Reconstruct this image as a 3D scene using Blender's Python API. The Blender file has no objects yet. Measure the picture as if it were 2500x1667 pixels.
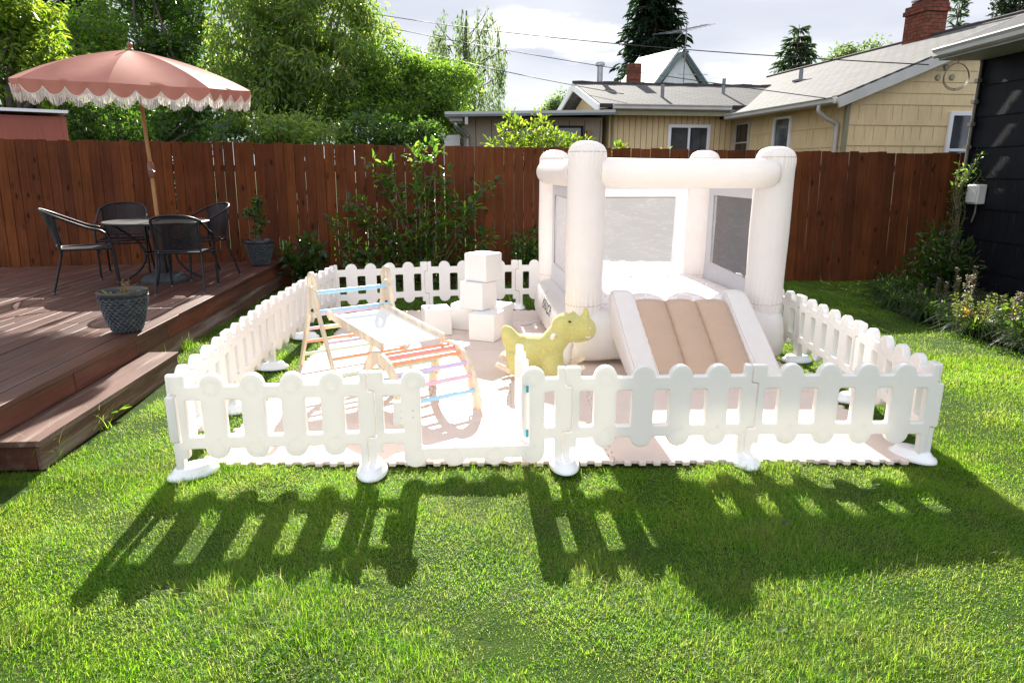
import bpy, bmesh, math, random
import numpy as np
from mathutils import Vector, Matrix, Euler
R = math.radians
PI = math.pi
random.seed(7)
rng = np.random.default_rng(11)
scene = bpy.context.scene
COL = scene.collection

# ------------------------------------------------------------------ camera
HC = 1.655; PITCH = R(14.31); FPX = 1640.0
cam_d = bpy.data.cameras.new("camera"); cam = bpy.data.objects.new("camera", cam_d); COL.objects.link(cam)
cam_d.sensor_width = 36; cam_d.lens = FPX / 2500 * 36
cam_d.clip_start = 0.05; cam_d.clip_end = 2000
cam.location = (0, 0, HC); cam.rotation_euler = (PI / 2 - PITCH, 0, 0)
scene.camera = cam

# ------------------------------------------------------------------ light
SUN_EL = R(29.1); SUN_AZ = R(4.1)          # sun stands ahead of the camera, a little to the left
SKY_STRENGTH = 0.10; SUN_STRENGTH = 5.0; EXPOSURE = 1.5
world = bpy.data.worlds.new("World"); scene.world = world; world.use_nodes = True
wn, wl = world.node_tree.nodes, world.node_tree.links
for n in list(wn): wn.remove(n)
wo = wn.new('ShaderNodeOutputWorld'); bg = wn.new('ShaderNodeBackground')
sky = wn.new('ShaderNodeTexSky'); sky.sky_type = 'NISHITA'; sky.sun_disc = False
sky.sun_elevation = SUN_EL; sky.sun_rotation = -SUN_AZ
sky.air_density = 1.0; sky.dust_density = 1.0
bg.inputs['Strength'].default_value = SKY_STRENGTH
tc = wn.new('ShaderNodeTexCoord'); sep = wn.new('ShaderNodeSeparateXYZ'); wl.new(tc.outputs['Generated'], sep.inputs[0])
zz = wn.new('ShaderNodeMath'); zz.operation = 'MAXIMUM'; wl.new(sep.outputs['Z'], zz.inputs[0]); zz.inputs[1].default_value = 0.0
za = wn.new('ShaderNodeMath'); za.operation = 'ADD'; wl.new(zz.outputs[0], za.inputs[0]); za.inputs[1].default_value = 0.16
dx = wn.new('ShaderNodeMath'); dx.operation = 'DIVIDE'; wl.new(sep.outputs['X'], dx.inputs[0]); wl.new(za.outputs[0], dx.inputs[1])
dy = wn.new('ShaderNodeMath'); dy.operation = 'DIVIDE'; wl.new(sep.outputs['Y'], dy.inputs[0]); wl.new(za.outputs[0], dy.inputs[1])
cmb = wn.new('ShaderNodeCombineXYZ'); wl.new(dx.outputs[0], cmb.inputs[0]); wl.new(dy.outputs[0], cmb.inputs[1])
cmb.inputs[2].default_value = 3.1
def wnoise(scale, detail, rough=0.55, dist=0.0):
    n = wn.new('ShaderNodeTexNoise'); n.inputs['Scale'].default_value = scale; n.inputs['Detail'].default_value = detail
    n.inputs['Roughness'].default_value = rough; n.inputs['Distortion'].default_value = dist
    wl.new(cmb.outputs[0], n.inputs['Vector']); return n
def wramp(src, stops):
    r = wn.new('ShaderNodeValToRGB'); e = r.color_ramp.elements
    e[0].position, e[0].color = stops[0]; e[1].position, e[1].color = stops[-1]
    for p, c in stops[1:-1]:
        k = e.new(p); k.color = c
    wl.new(src, r.inputs[0]); return r
n1 = wnoise(0.62, 6, 0.5, 0.4); n2 = wnoise(0.9, 7, 0.55, 0.2)
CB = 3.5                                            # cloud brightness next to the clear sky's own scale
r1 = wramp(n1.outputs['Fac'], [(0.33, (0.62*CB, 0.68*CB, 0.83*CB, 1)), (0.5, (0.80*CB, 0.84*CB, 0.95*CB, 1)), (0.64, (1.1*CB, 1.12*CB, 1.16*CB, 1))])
r2 = wramp(n2.outputs['Fac'], [(0.30, (0.72, 0.72, 0.72, 1)), (0.42, (1, 1, 1, 1))])
# unseen clouds behind the camera brightened, added fill for fronts facing the camera
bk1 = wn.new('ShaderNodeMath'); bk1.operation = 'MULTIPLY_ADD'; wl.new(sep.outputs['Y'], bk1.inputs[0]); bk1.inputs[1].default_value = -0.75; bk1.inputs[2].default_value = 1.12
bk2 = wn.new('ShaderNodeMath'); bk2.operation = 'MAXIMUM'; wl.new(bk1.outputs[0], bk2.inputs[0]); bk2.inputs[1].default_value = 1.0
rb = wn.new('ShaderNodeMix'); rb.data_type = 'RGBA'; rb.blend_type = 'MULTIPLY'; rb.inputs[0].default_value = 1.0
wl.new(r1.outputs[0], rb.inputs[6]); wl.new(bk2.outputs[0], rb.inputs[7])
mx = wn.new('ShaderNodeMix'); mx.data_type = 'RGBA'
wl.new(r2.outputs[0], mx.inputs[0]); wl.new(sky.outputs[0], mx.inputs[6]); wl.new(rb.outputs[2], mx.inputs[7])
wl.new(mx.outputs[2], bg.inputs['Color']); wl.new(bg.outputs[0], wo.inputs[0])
sun_d = bpy.data.lights.new("sun", 'SUN'); sun_d.energy = SUN_STRENGTH; sun_d.angle = R(0.53); sun_d.color = (1.0, 0.95, 0.86)
sun = bpy.data.objects.new("sun", sun_d); COL.objects.link(sun)
sdir = Vector((-math.sin(SUN_AZ) * math.cos(SUN_EL), math.cos(SUN_AZ) * math.cos(SUN_EL), math.sin(SUN_EL)))
sun.rotation_euler = sdir.to_track_quat('Z', 'Y').to_euler(); sun.location = (0, 0, 20)
scene.view_settings.view_transform = 'Standard'; scene.view_settings.look = 'None'
scene.view_settings.exposure = EXPOSURE; scene.view_settings.gamma = 1.0
scene.render.engine = 'CYCLES'
scene.cycles.max_bounces = 8; scene.cycles.transparent_max_bounces = 16
scene.cycles.diffuse_bounces = 4; scene.cycles.glossy_bounces = 3; scene.cycles.transmission_bounces = 4
scene.cycles.use_denoising = True
scene.cycles.sample_clamp_indirect = 8

# ------------------------------------------------------------------ helpers
def at(u, v, Y):
    """world point seen at picture position (u,v) of the 2500 px photo at distance Y"""
    x = (u - 1250) / FPX; y = (v - 833.5) / FPX
    c, s = math.cos(PITCH), math.sin(PITCH)
    d = Vector((x, c - y * s, -s - y * c)); t = Y / d.y
    return Vector((0, 0, HC)) + d * t

def tag(o, label=None, cat=None, group=None, kind=None):
    if label: o['label'] = label
    if cat: o['category'] = cat
    if group: o['group'] = group
    if kind: o['kind'] = kind
    return o
def empty(name, loc=(0, 0, 0), rz=0, label=None, cat=None, group=None, rot=None):
    o = bpy.data.objects.new(name, None); COL.objects.link(o); o.empty_display_size = 0.1
    o.location = loc; o.rotation_euler = rot if rot else (0, 0, rz)
    return tag(o, label, cat, group)
def copy_tree(o, parent=None):
    c = o.copy(); COL.objects.link(c); c.parent = parent
    if parent is not None: c.matrix_parent_inverse = o.matrix_parent_inverse.copy()
    for ch in o.children: copy_tree(ch, c)
    return c

class MB:
    def __init__(s): s.v = []; s.f = []; s.mi = []; s.cur = 0
    def add(s, vs, fs):
        b = len(s.v); s.v += [tuple(p) for p in vs]
        for f in fs: s.f.append([i + b for i in f]); s.mi.append(s.cur)
        return s
    def box(s, c, size, rz=0, M=None):
        x, y, z = size[0] / 2, size[1] / 2, size[2] / 2
        vs = [Vector((i * x, j * y, k * z)) for k in (-1, 1) for j in (-1, 1) for i in (-1, 1)]
        if M is None: M = Matrix.Rotation(rz, 4, 'Z')
        vs = [M @ p + Vector(c) for p in vs]
        return s.add(vs, [(0, 2, 3, 1), (4, 5, 7, 6), (0, 1, 5, 4), (2, 6, 7, 3), (0, 4, 6, 2), (1, 3, 7, 5)])
    def beam(s, p0, p1, w, h, up=(0, 0, 1)):
        p0, p1 = Vector(p0), Vector(p1); d = (p1 - p0); L = d.length; d.normalize()
        u = Vector(up); sx = d.cross(u).normalized(); u = sx.cross(d).normalized()
        M = Matrix((sx, d, u)).transposed().to_4x4()
        return s.box((p0 + p1) / 2, (w, L, h), M=M)
    def tube(s, pts, rad, n=8, cap=True, closed=False):
        pts = [Vector(p) for p in pts]; N = len(pts)
        if not isinstance(rad, (list, tuple)): rad = [rad] * N
        rings = []; up = None
        for i, p in enumerate(pts):
            if closed: d = pts[(i + 1) % N] - pts[i - 1]
            else: d = pts[min(i + 1, N - 1)] - pts[max(i - 1, 0)]
            if d.length < 1e-9: d = Vector((0, 0, 1))
            d.normalize()
            if up is None:
                up = Vector((0, 0, 1)) if abs(d.z) < 0.9 else Vector((1, 0, 0))
            a = (up - d * up.dot(d)).normalized(); up = a; b = d.cross(a)
            rings.append([p + (a * math.cos(2 * PI * k / n) + b * math.sin(2 * PI * k / n)) * rad[i] for k in range(n)])
        vs = [q for r in rings for q in r]; fs = []
        for i in range(N if closed else N - 1):
            j = (i + 1) % N
            for k in range(n):
                fs.append((i * n + k, i * n + (k + 1) % n, j * n + (k + 1) % n, j * n + k))
        if cap and not closed:
            fs.append(tuple(range(n - 1, -1, -1))); fs.append(tuple((N - 1) * n + k for k in range(n)))
        return s.add(vs, fs)
    def lathe(s, prof, n=32, c=(0, 0, 0), sx=1, sy=1, fn=None, cap=True):
        vs = []; fs = []; N = len(prof)
        for i, (r, z) in enumerate(prof):
            for k in range(n):
                a = 2 * PI * k / n; rr = r + (fn(a, z, i) if fn else 0)
                vs.append((c[0] + rr * math.cos(a) * sx, c[1] + rr * math.sin(a) * sy, c[2] + z))
        for i in range(N - 1):
            for k in range(n):
                fs.append((i * n + k, i * n + (k + 1) % n, (i + 1) * n + (k + 1) % n, (i + 1) * n + k))
        if cap:
            if prof[0][0] > 1e-6: fs.append(tuple(range(n - 1, -1, -1)))
            if prof[-1][0] > 1e-6: fs.append(tuple((N - 1) * n + k for k in range(n)))
        return s.add(vs, fs)
    def ball(s, c, r, n=16, m=10, M=None):
        if not isinstance(r, (tuple, list)): r = (r, r, r)
        vs = []; fs = []
        for i in range(m + 1):
            t = PI * i / m
            for k in range(n):
                a = 2 * PI * k / n
                p = Vector((r[0] * math.sin(t) * math.cos(a), r[1] * math.sin(t) * math.sin(a), r[2] * math.cos(t)))
                if M is not None: p = M @ p
                vs.append(Vector(c) + p)
        for i in range(m):
            for k in range(n):
                fs.append((i * n + k, (i + 1) * n + k, (i + 1) * n + (k + 1) % n, i * n + (k + 1) % n))
        return s.add(vs, fs)
    def grid(s, fn, nu, nv, closed_u=False):
        vs = [fn(i / nu, j / nv) for j in range(nv + 1) for i in range(nu + 1)]
        fs = []
        for j in range(nv):
            for i in range(nu):
                a = j * (nu + 1) + i
                fs.append((a, a + 1, a + nu + 2, a + nu + 1))
        return s.add(vs, fs)
    def mesh(s, me, M=None):
        vs = [(M @ v.co if M is not None else v.co) for v in me.vertices]
        return s.add(vs, [tuple(p.vertices) for p in me.polygons])
    def build(s, name, mats, parent=None, smooth=None, bevel=0, seg=2, merge=False):
        me = bpy.data.meshes.new(name)
        me.from_pydata([tuple(p) for p in s.v], [], s.f)
        if not isinstance(mats, (list, tuple)): mats = [mats]
        for m in mats: me.materials.append(m)
        if len(mats) > 1: me.polygons.foreach_set('material_index', s.mi)
        if merge:
            bm = bmesh.new(); bm.from_mesh(me); bmesh.ops.remove_doubles(bm, verts=bm.verts, dist=1e-5); bm.to_mesh(me); bm.free()
        if smooth is not None:
            me.shade_smooth()
            if smooth < 179: me.set_sharp_from_angle(angle=R(smooth))
        me.update()
        o = bpy.data.objects.new(name, me); COL.objects.link(o)
        if parent: o.parent = parent
        if bevel:
            b = o.modifiers.new('bevel', 'BEVEL'); b.width = bevel; b.segments = seg; b.limit_method = 'ANGLE'; b.angle_limit = R(35)
            if smooth is None:
                me.shade_smooth(); me.set_sharp_from_angle(angle=R(50))
        return o

def plate_mesh(outline, holes=(), thick=0.02, bev=0.003, res=2):
    """a flat shape with holes, extruded and rounded; lies in x,y; z is thickness"""
    cu = bpy.data.curves.new('tmp', 'CURVE'); cu.dimensions = '2D'; cu.fill_mode = 'BOTH'
    cu.extrude = max(thick / 2 - bev, 1e-4); cu.bevel_depth = bev; cu.bevel_resolution = res; cu.offset = -bev
    for loop in [outline] + list(holes):
        sp = cu.splines.new('POLY'); sp.points.add(len(loop) - 1)
        for p, q in zip(sp.points, loop): p.co = (q[0], q[1], 0, 1)
        sp.use_cyclic_u = True
    ob = bpy.data.objects.new('tmp', cu)
    me = bpy.data.meshes.new_from_object(ob)
    bpy.data.objects.remove(ob); bpy.data.curves.remove(cu)
    return me
def arc(cx, cy, r, a0, a1, n=10, ry=None):
    ry = ry or r
    return [(cx + r * math.cos(R(a0 + (a1 - a0) * i / n)), cy + ry * math.sin(R(a0 + (a1 - a0) * i / n))) for i in range(n + 1)]
def rrect(x0, y0, x1, y1, r, n=4):
    return arc(x1 - r, y1 - r, r, 0, 90, n) + arc(x0 + r, y1 - r, r, 90, 180, n) + arc(x0 + r, y0 + r, r, 180, 270, n) + arc(x1 - r, y0 + r, r, 270, 360, n)
def smooth_path(pts, n=6):
    pts = [Vector(p) for p in pts]; out = []
    for i in range(len(pts) - 1):
        p0 = pts[max(i - 1, 0)]; p1 = pts[i]; p2 = pts[i + 1]; p3 = pts[min(i + 2, len(pts) - 1)]
        for k in range(n):
            t = k / n
            out.append(0.5 * ((2 * p1) + (p2 - p0) * t + (2 * p0 - 5 * p1 + 4 * p2 - p3) * t * t + (3 * p1 - p0 - 3 * p2 + p3) * t ** 3))
    out.append(pts[-1]); return out

# ------------------------------------------------------------------ materials
class NT:
    def __init__(s, name):
        s.m = bpy.data.materials.new(name); s.m.use_nodes = True; s.t = s.m.node_tree; s.n = s.t.nodes; s.l = s.t.links
        for x in list(s.n): s.n.remove(x)
        s.out = s.n.new('ShaderNodeOutputMaterial')
        s.tc = s.n.new('ShaderNodeTexCoord')
    def new(s, t): return s.n.new(t)
    def link(s, a, b): s.l.new(a, b)
    def mapping(s, scale=(1, 1, 1), src='Object', rot=(0, 0, 0)):
        m = s.n.new('ShaderNodeMapping'); m.inputs['Scale'].default_value = scale; m.inputs['Rotation'].default_value = rot
        s.l.new(s.tc.outputs[src], m.inputs[0]); return m.outputs[0]
    def noise(s, vec, scale, detail=4, rough=0.55, dist=0):
        n = s.n.new('ShaderNodeTexNoise'); n.inputs['Scale'].default_value = scale; n.inputs['Detail'].default_value = detail
        n.inputs['Roughness'].default_value = rough; n.inputs['Distortion'].default_value = dist
        if vec is not None: s.l.new(vec, n.inputs['Vector'])
        return n.outputs['Fac']
    def ramp(s, src, stops, interp='LINEAR'):
        r = s.n.new('ShaderNodeValToRGB'); e = r.color_ramp.elements; r.color_ramp.interpolation = interp
        def c4(c): return (c, c, c, 1) if isinstance(c, (int, float)) else tuple(c) + (1,)
        e[0].position = stops[0][0]; e[0].color = c4(stops[0][1]); e[1].position = stops[-1][0]; e[1].color = c4(stops[-1][1])
        for p, c in stops[1:-1]:
            k = e.new(p); k.color = c4(c)
        s.l.new(src, r.inputs[0]); return r.outputs[0]
    def mix(s, fac, a, b, mode='MIX'):
        m = s.n.new('ShaderNodeMix'); m.data_type = 'RGBA'; m.blend_type = mode
        for i, x in ((0, fac), (6, a), (7, b)):
            if isinstance(x, (int, float)): m.inputs[i].default_value = x if i == 0 else (x, x, x, 1)
            elif isinstance(x, (tuple, list)): m.inputs[i].default_value = tuple(x) + (1,)
            else: s.l.new(x, m.inputs[i])
        return m.outputs[2]
    def math(s, op, a, b=0.5):
        m = s.n.new('ShaderNodeMath'); m.operation = op
        for i, x in ((0, a), (1, b)):
            if isinstance(x, (int, float)): m.inputs[i].default_value = x
            else: s.l.new(x, m.inputs[i])
        return m.outputs[0]
    def island(s): return s.n.new('ShaderNodeNewGeometry').outputs['Random Per Island']
    def bump(s, h, strength=0.3, dist=0.01):
        b = s.n.new('ShaderNodeBump'); b.inputs['Strength'].default_value = strength; b.inputs['Distance'].default_value = dist
        s.l.new(h, b.inputs['Height']); return b.outputs[0]
    def pbsdf(s, col, rough=0.6, metal=0.0, spec=0.5, normal=None, coat=0):
        p = s.n.new('ShaderNodeBsdfPrincipled')
        if isinstance(col, (tuple, list)): p.inputs['Base Color'].default_value = tuple(col) + (1,)
        else: s.l.new(col, p.inputs['Base Color'])
        if isinstance(rough, (int, float)): p.inputs['Roughness'].default_value = rough
        else: s.l.new(rough, p.inputs['Roughness'])
        p.inputs['Metallic'].default_value = metal; p.inputs['Specular IOR Level'].default_value = spec
        if coat: p.inputs['Coat Weight'].default_value = coat
        if normal is not None: s.l.new(normal, p.inputs['Normal'])
        return p.outputs[0]
    def trans(s, col, normal=None):
        p = s.n.new('ShaderNodeBsdfTranslucent')
        if isinstance(col, (tuple, list)): p.inputs['Color'].default_value = tuple(col) + (1,)
        else: s.l.new(col, p.inputs['Color'])
        return p.outputs[0]
    def mixs(s, fac, a, b):
        m = s.n.new('ShaderNodeMixShader')
        if isinstance(fac, (int, float)): m.inputs[0].default_value = fac
        else: s.l.new(fac, m.inputs[0])
        s.l.new(a, m.inputs[1]); s.l.new(b, m.inputs[2]); return m.outputs[0]
    def done(s, sh): s.l.new(sh, s.out.inputs[0]); return s.m

def simple(name, col, rough=0.6, var=0.12, scale=6, bump=0.0, bscale=80, metal=0, spec=0.5, trans=0.0, tcol=None, stretch=(1, 1, 1), island=0.0, coat=0):
    t = NT(name); v = t.mapping(stretch)
    n = t.noise(v, scale, 5)
    lo = tuple(c * (1 - var) for c in col); hi = tuple(min(1, c * (1 + var)) for c in col)
    c = t.ramp(n, [(0.3, lo), (0.7, hi)])
    if island:
        k = t.ramp(t.island(), [(0, 1 - island), (1, 1 + island)]); c = t.mix(1.0, c, k, 'MULTIPLY')
    nm = t.bump(t.noise(v, bscale, 3), bump, 0.01) if bump else None
    sh = t.pbsdf(c, rough, metal, spec, nm, coat)
    if trans: sh = t.mixs(trans, sh, t.trans(tcol or c))
    return t.done(sh)

def leaf_mat(name, cols, tcols, tf=0.45, rough=0.4, spec=0.4):
    t = NT(name); r = t.island()
    k = len(cols) - 1
    c = t.ramp(r, [(i / k, tuple(x * 0.47 for x in cols[i])) for i in range(k + 1)])
    tcx = t.ramp(r, [(i / k, tuple(min(0.8, x * 1.55) for x in tcols[i])) for i in range(k + 1)])
    return t.done(t.mixs(tf, t.pbsdf(c, rough, 0, spec), t.trans(tcx)))

def wood_mat(name, cols, axis='X', rough=0.7, bump=0.25, spec=0.35, knots=True, worn=None, gscale=1.0):
    t = NT(name)
    st = {'X': (1.2, 26, 26), 'Y': (26, 1.2, 26), 'Z': (26, 26, 1.2)}[axis]
    st = tuple(a * gscale for a in st)
    v = t.mapping(st); isl = t.island()
    base = t.ramp(isl, [(i / (len(cols) - 1), c) for i, c in enumerate(cols)])
    g = t.noise(v, 1.6, 6, 0.6, 0.3)
    c = t.mix(1.0, base, t.ramp(g, [(0.25, 0.62), (0.75, 1.25)]), 'MULTIPLY')
    if knots:
        vo = t.new('ShaderNodeTexVoronoi'); vo.inputs['Scale'].default_value = 1.0
        t.link(t.mapping({'X': (3, 7, 7), 'Y': (7, 3, 7), 'Z': (7, 7, 3.4)}[axis]), vo.inputs['Vector'])
        c = t.mix(1.0, c, t.ramp(vo.outputs['Distance'], [(0.07, 0.30), (0.21, 1.0)]), 'MULTIPLY')
    big = t.noise(t.mapping((1.6, 1.6, 1.6)), 1.4, 4)
    c = t.mix(1.0, c, t.ramp(big, [(0.3, 0.75), (0.7, 1.15)]), 'MULTIPLY')
    if worn:
        w = t.noise(t.mapping(tuple(a * 0.22 for a in st)), 2.0, 6, 0.65)
        c = t.mix(t.ramp(w, [(0.5, 0.0), (0.72, worn[3])]), c, worn[:3])
    return t.done(t.pbsdf(c, rough, 0, spec, t.bump(g, bump, 0.004)))

M = {}
M['white_plastic'] = simple('white_plastic', (0.91, 0.89, 0.87), 0.32, 0.02, 4, 0.02, 200, spec=0.5, trans=0.24, tcol=(0.92, 0.88, 0.80))
M['white_foot'] = simple('white_foot_plastic', (0.86, 0.87, 0.88), 0.22, 0.03, 4)
M['teal'] = simple('teal_plastic', (0.01, 0.42, 0.55), 0.4)
def mat_material():
    t = NT('foam_mat_pink')
    v = t.mapping((1, 1, 1), 'Object')
    w1 = t.new('ShaderNodeTexBrick'); w1.inputs['Scale'].default_value = 1.0
    w1.inputs['Brick Width'].default_value = 0.018; w1.inputs['Row Height'].default_value = 0.009; w1.inputs['Mortar Size'].default_value = 0.0012
    w1.inputs['Mortar Smooth'].default_value = 1.0
    t.link(v, w1.inputs['Vector'])
    n = t.noise(t.mapping((1, 1, 1), 'Object'), 5, 4)
    oi = t.new('ShaderNodeObjectInfo')
    c = t.ramp(n, [(0.3, (0.745, 0.605, 0.53)), (0.7, (0.80, 0.66, 0.58))])
    c = t.mix(1.0, c, t.ramp(oi.outputs['Random'], [(0, 0.95), (1, 1.04)]), 'MULTIPLY')
    c = t.mix(1.0, c, t.ramp(w1.outputs['Fac'], [(0, 1.0), (1, 0.86)]), 'MULTIPLY')
    return t.done(t.pbsdf(c, 0.5, 0, 0.4, t.bump(w1.outputs['Fac'], 0.5, -0.002)))
M['mat'] = mat_material()
def inflatable(name, col, tr=0.3, tcol=None):
    t = NT(name)
    v = t.mapping((1, 1, 1)); n = t.noise(v, 9, 4)
    c = t.ramp(n, [(0.3, tuple(x * 0.97 for x in col)), (0.7, tuple(min(1, x * 1.02) for x in col))])
    wr = t.noise(t.mapping((14, 14, 3.0)), 1.6, 5, 0.6, 0.8)
    sh = t.pbsdf(c, 0.40, 0, 0.4, t.bump(wr, 0.36, 0.014))
    return t.done(t.mixs(tr, sh, t.trans(tcol or c)))
M['bounce'] = inflatable('pale_pink_nylon', (0.90, 0.862, 0.838), 0.32, (0.92, 0.87, 0.84))
M['bounce_wall'] = inflatable('white_nylon_sheet', (0.85, 0.84, 0.86), 0.45)
M['slide'] = inflatable('tan_nylon', (0.58, 0.415, 0.305), 0.2)
def bounce_floor():
    t = NT('printed_bounce_floor'); v = t.mapping((1, 1, 1))
    vo = t.new('ShaderNodeTexVoronoi'); vo.feature = 'DISTANCE_TO_EDGE'; vo.inputs['Scale'].default_value = 9; t.link(v, vo.inputs['Vector'])
    c = t.mix(t.ramp(vo.outputs['Distance'], [(0.05, 0), (0.09, 1)]), (0.87, 0.86, 0.84), (0.80, 0.68, 0.64))
    return t.done(t.pbsdf(c, 0.5, 0, 0.3))
M['floor'] = bounce_floor()
def netting(name, col, op):
    t = NT(name); v = t.mapping((1, 1, 1))
    wr = t.noise(t.mapping((1.3, 1.3, 6), rot=(0, R(35), R(20))), 2.2, 4, 0.6, 0.6)
    crease = t.ramp(wr, [(0.47, 0), (0.5, 1), (0.53, 0)])
    f = t.mix(crease, op, min(1, op + 0.08))
    sh = t.mixs(0.5, t.pbsdf(col, 0.7, 0, 0.2), t.trans(col))
    tr = t.new('ShaderNodeBsdfTransparent').outputs[0]
    fm = t.new('ShaderNodeRGBToBW'); t.link(f, fm.inputs[0])
    return t.done(t.mixs(fm.outputs[0], tr, sh))
M['net'] = netting('white_netting', (0.52, 0.535, 0.56), 0.45)
M['foam'] = simple('white_vinyl_foam', (0.82, 0.80, 0.78), 0.45, 0.03, 3, 0.05, 14)
M['birch'] = wood_mat('birch_plywood', [(0.80, 0.67, 0.50), (0.84, 0.71, 0.54)], 'Z', 0.5, 0.04, 0.4, False, gscale=0.25)
M['slide_board'] = simple('white_board', (0.85, 0.85, 0.82), 0.13, 0.02, 3, spec=0.6)
RUNG = {'blue': (0.25, 0.58, 0.82), 'pink': (0.80, 0.40, 0.50), 'yellow': (0.82, 0.62, 0.22), 'orange': (0.86, 0.25, 0.06),
        'purple': (0.58, 0.42, 0.70), 'green': (0.45, 0.64, 0.44), 'red': (0.82, 0.20, 0.18)}
for k, c in RUNG.items(): M['rung_' + k] = simple('painted_rung_' + k, tuple(x * 0.82 + 0.15 for x in c), 0.4, 0.05, 9)
def plush():
    t = NT('olive_plush'); v = t.mapping((1, 1, 1))
    n = t.noise(v, 7, 5); f = t.noise(v, 170, 3, 0.7)
    c = t.ramp(n, [(0.3, (0.52, 0.48, 0.16)), (0.7, (0.63, 0.58, 0.23))])
    c = t.mix(1.0, c, t.ramp(f, [(0.3, 0.75), (0.7, 1.2)]), 'MULTIPLY')
    p = t.new('ShaderNodeBsdfPrincipled'); t.link(c, p.inputs['Base Color']); p.inputs['Roughness'].default_value = 0.95
    p.inputs['Specular IOR Level'].default_value = 0.1; p.inputs['Sheen Weight'].default_value = 0.7; p.inputs['Sheen Roughness'].default_value = 0.4
    p.inputs['Sheen Tint'].default_value = (1, 0.95, 0.7, 1)
    t.link(t.bump(f, 0.8, 0.006), p.inputs['Normal'])
    return t.done(p.outputs[0])
M['plush'] = plush()
M['plush_cream'] = simple('cream_felt', (0.75, 0.70, 0.58), 0.9, 0.06, 20, 0.3, 160, spec=0.1)
M['black_dot'] = simple('black_bead', (0.015, 0.012, 0.012), 0.2)
M['logo'] = simple('logo_ink', (0.03, 0.025, 0.03), 0.6)
M['seam'] = simple('stitched_seam', (0.60, 0.50, 0.47), 0.7)
M['metal_black'] = simple('black_powder_coat', (0.006, 0.007, 0.011), 0.42, 0.1, 10, spec=0.35)
def mesh_metal():
    t = NT('expanded_black_mesh')
    sh = t.pbsdf((0.006, 0.007, 0.011), 0.45, 0, 0.3)
    return t.done(t.mixs(0.13, sh, t.new('ShaderNodeBsdfTransparent').outputs[0]))
M['mesh_metal'] = mesh_metal()
M['table_top'] = simple('table_top_metal', (0.025, 0.028, 0.029), 0.4, 0.25, 14, 0.1, 120, spec=0.4)
M['canopy'] = simple('dusty_pink_canvas', (0.53, 0.235, 0.18), 0.75, 0.06, 5, 0.12, 160, spec=0.25, trans=0.25, tcol=(0.62, 0.17, 0.10))
M['fringe'] = simple('white_fringe', (0.82, 0.80, 0.74), 0.8, 0.05, 30, trans=0.4, island=0.08)
M['pole_wood'] = wood_mat('umbrella_pole_wood', [(0.42, 0.21, 0.075), (0.46, 0.24, 0.09)], 'Z', 0.4, 0.06, 0.5, False)
M['chrome'] = simple('chrome', (0.7, 0.7, 0.72), 0.18, 0.02, 4, metal=1)
M['finial'] = simple('finial_wood', (0.20, 0.075, 0.045), 0.4)
M['concrete_dark'] = simple('dark_cast_stone', (0.045, 0.05, 0.055), 0.85, 0.3, 14, 0.6, 50)
def glaze():
    t = NT('blue_glazed_ceramic'); v = t.mapping((1, 1, 1))
    n = t.noise(v, 16, 5)
    c = t.ramp(n, [(0.3, (0.020, 0.025, 0.030)), (0.7, (0.058, 0.068, 0.076))])
    return t.done(t.pbsdf(c, 0.32, 0, 0.45))
M['glaze'] = glaze()
M['pot_rim'] = simple('dark_pot_rim', (0.035, 0.036, 0.04), 0.3, 0.15, 10)
M['soil'] = simple('soil', (0.035, 0.024, 0.016), 0.95, 0.4, 40, 0.8, 60)
M['twig'] = simple('dry_twig', (0.25, 0.16, 0.07), 0.85, 0.3, 30)
M['bark'] = simple('bark', (0.085, 0.065, 0.05), 0.9, 0.4, 12, 0.8, 30, stretch=(1, 1, 0.3))
M['stem'] = simple('green_brown_stem', (0.13, 0.10, 0.055), 0.8, 0.3, 20)
M['deck'] = wood_mat('deck_stain', [(0.072, 0.029, 0.019), (0.108, 0.042, 0.026), (0.085, 0.040, 0.028)], 'Y', 0.5, 0.25, 0.35, False, worn=(0.17, 0.125, 0.115, 0.5))
M['deck_fascia'] = wood_mat('deck_fascia_red', [(0.125, 0.042, 0.025), (0.17, 0.050, 0.026), (0.10, 0.046, 0.034)], 'Y', 0.65, 0.25, 0.3, False, worn=(0.20, 0.14, 0.11, 0.4))
M['step'] = wood_mat('weathered_step', [(0.13, 0.068, 0.050), (0.15, 0.080, 0.060)], 'Y', 0.75, 0.5, 0.25, False, worn=(0.36, 0.30, 0.26, 0.85))
M['fence'] = wood_mat('cedar_fence_stain', [(0.095, 0.028, 0.011), (0.130, 0.038, 0.012), (0.080, 0.026, 0.012), (0.155, 0.048, 0.014), (0.105, 0.034, 0.014), (0.125, 0.034, 0.012)], 'Z', 0.8, 0.3, 0.12, True)
M['fence_back'] = wood_mat('fence_rail_wood', [(0.22, 0.08, 0.04), (0.26, 0.10, 0.05)], 'X', 0.8, 0.2, 0.2, False)

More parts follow.
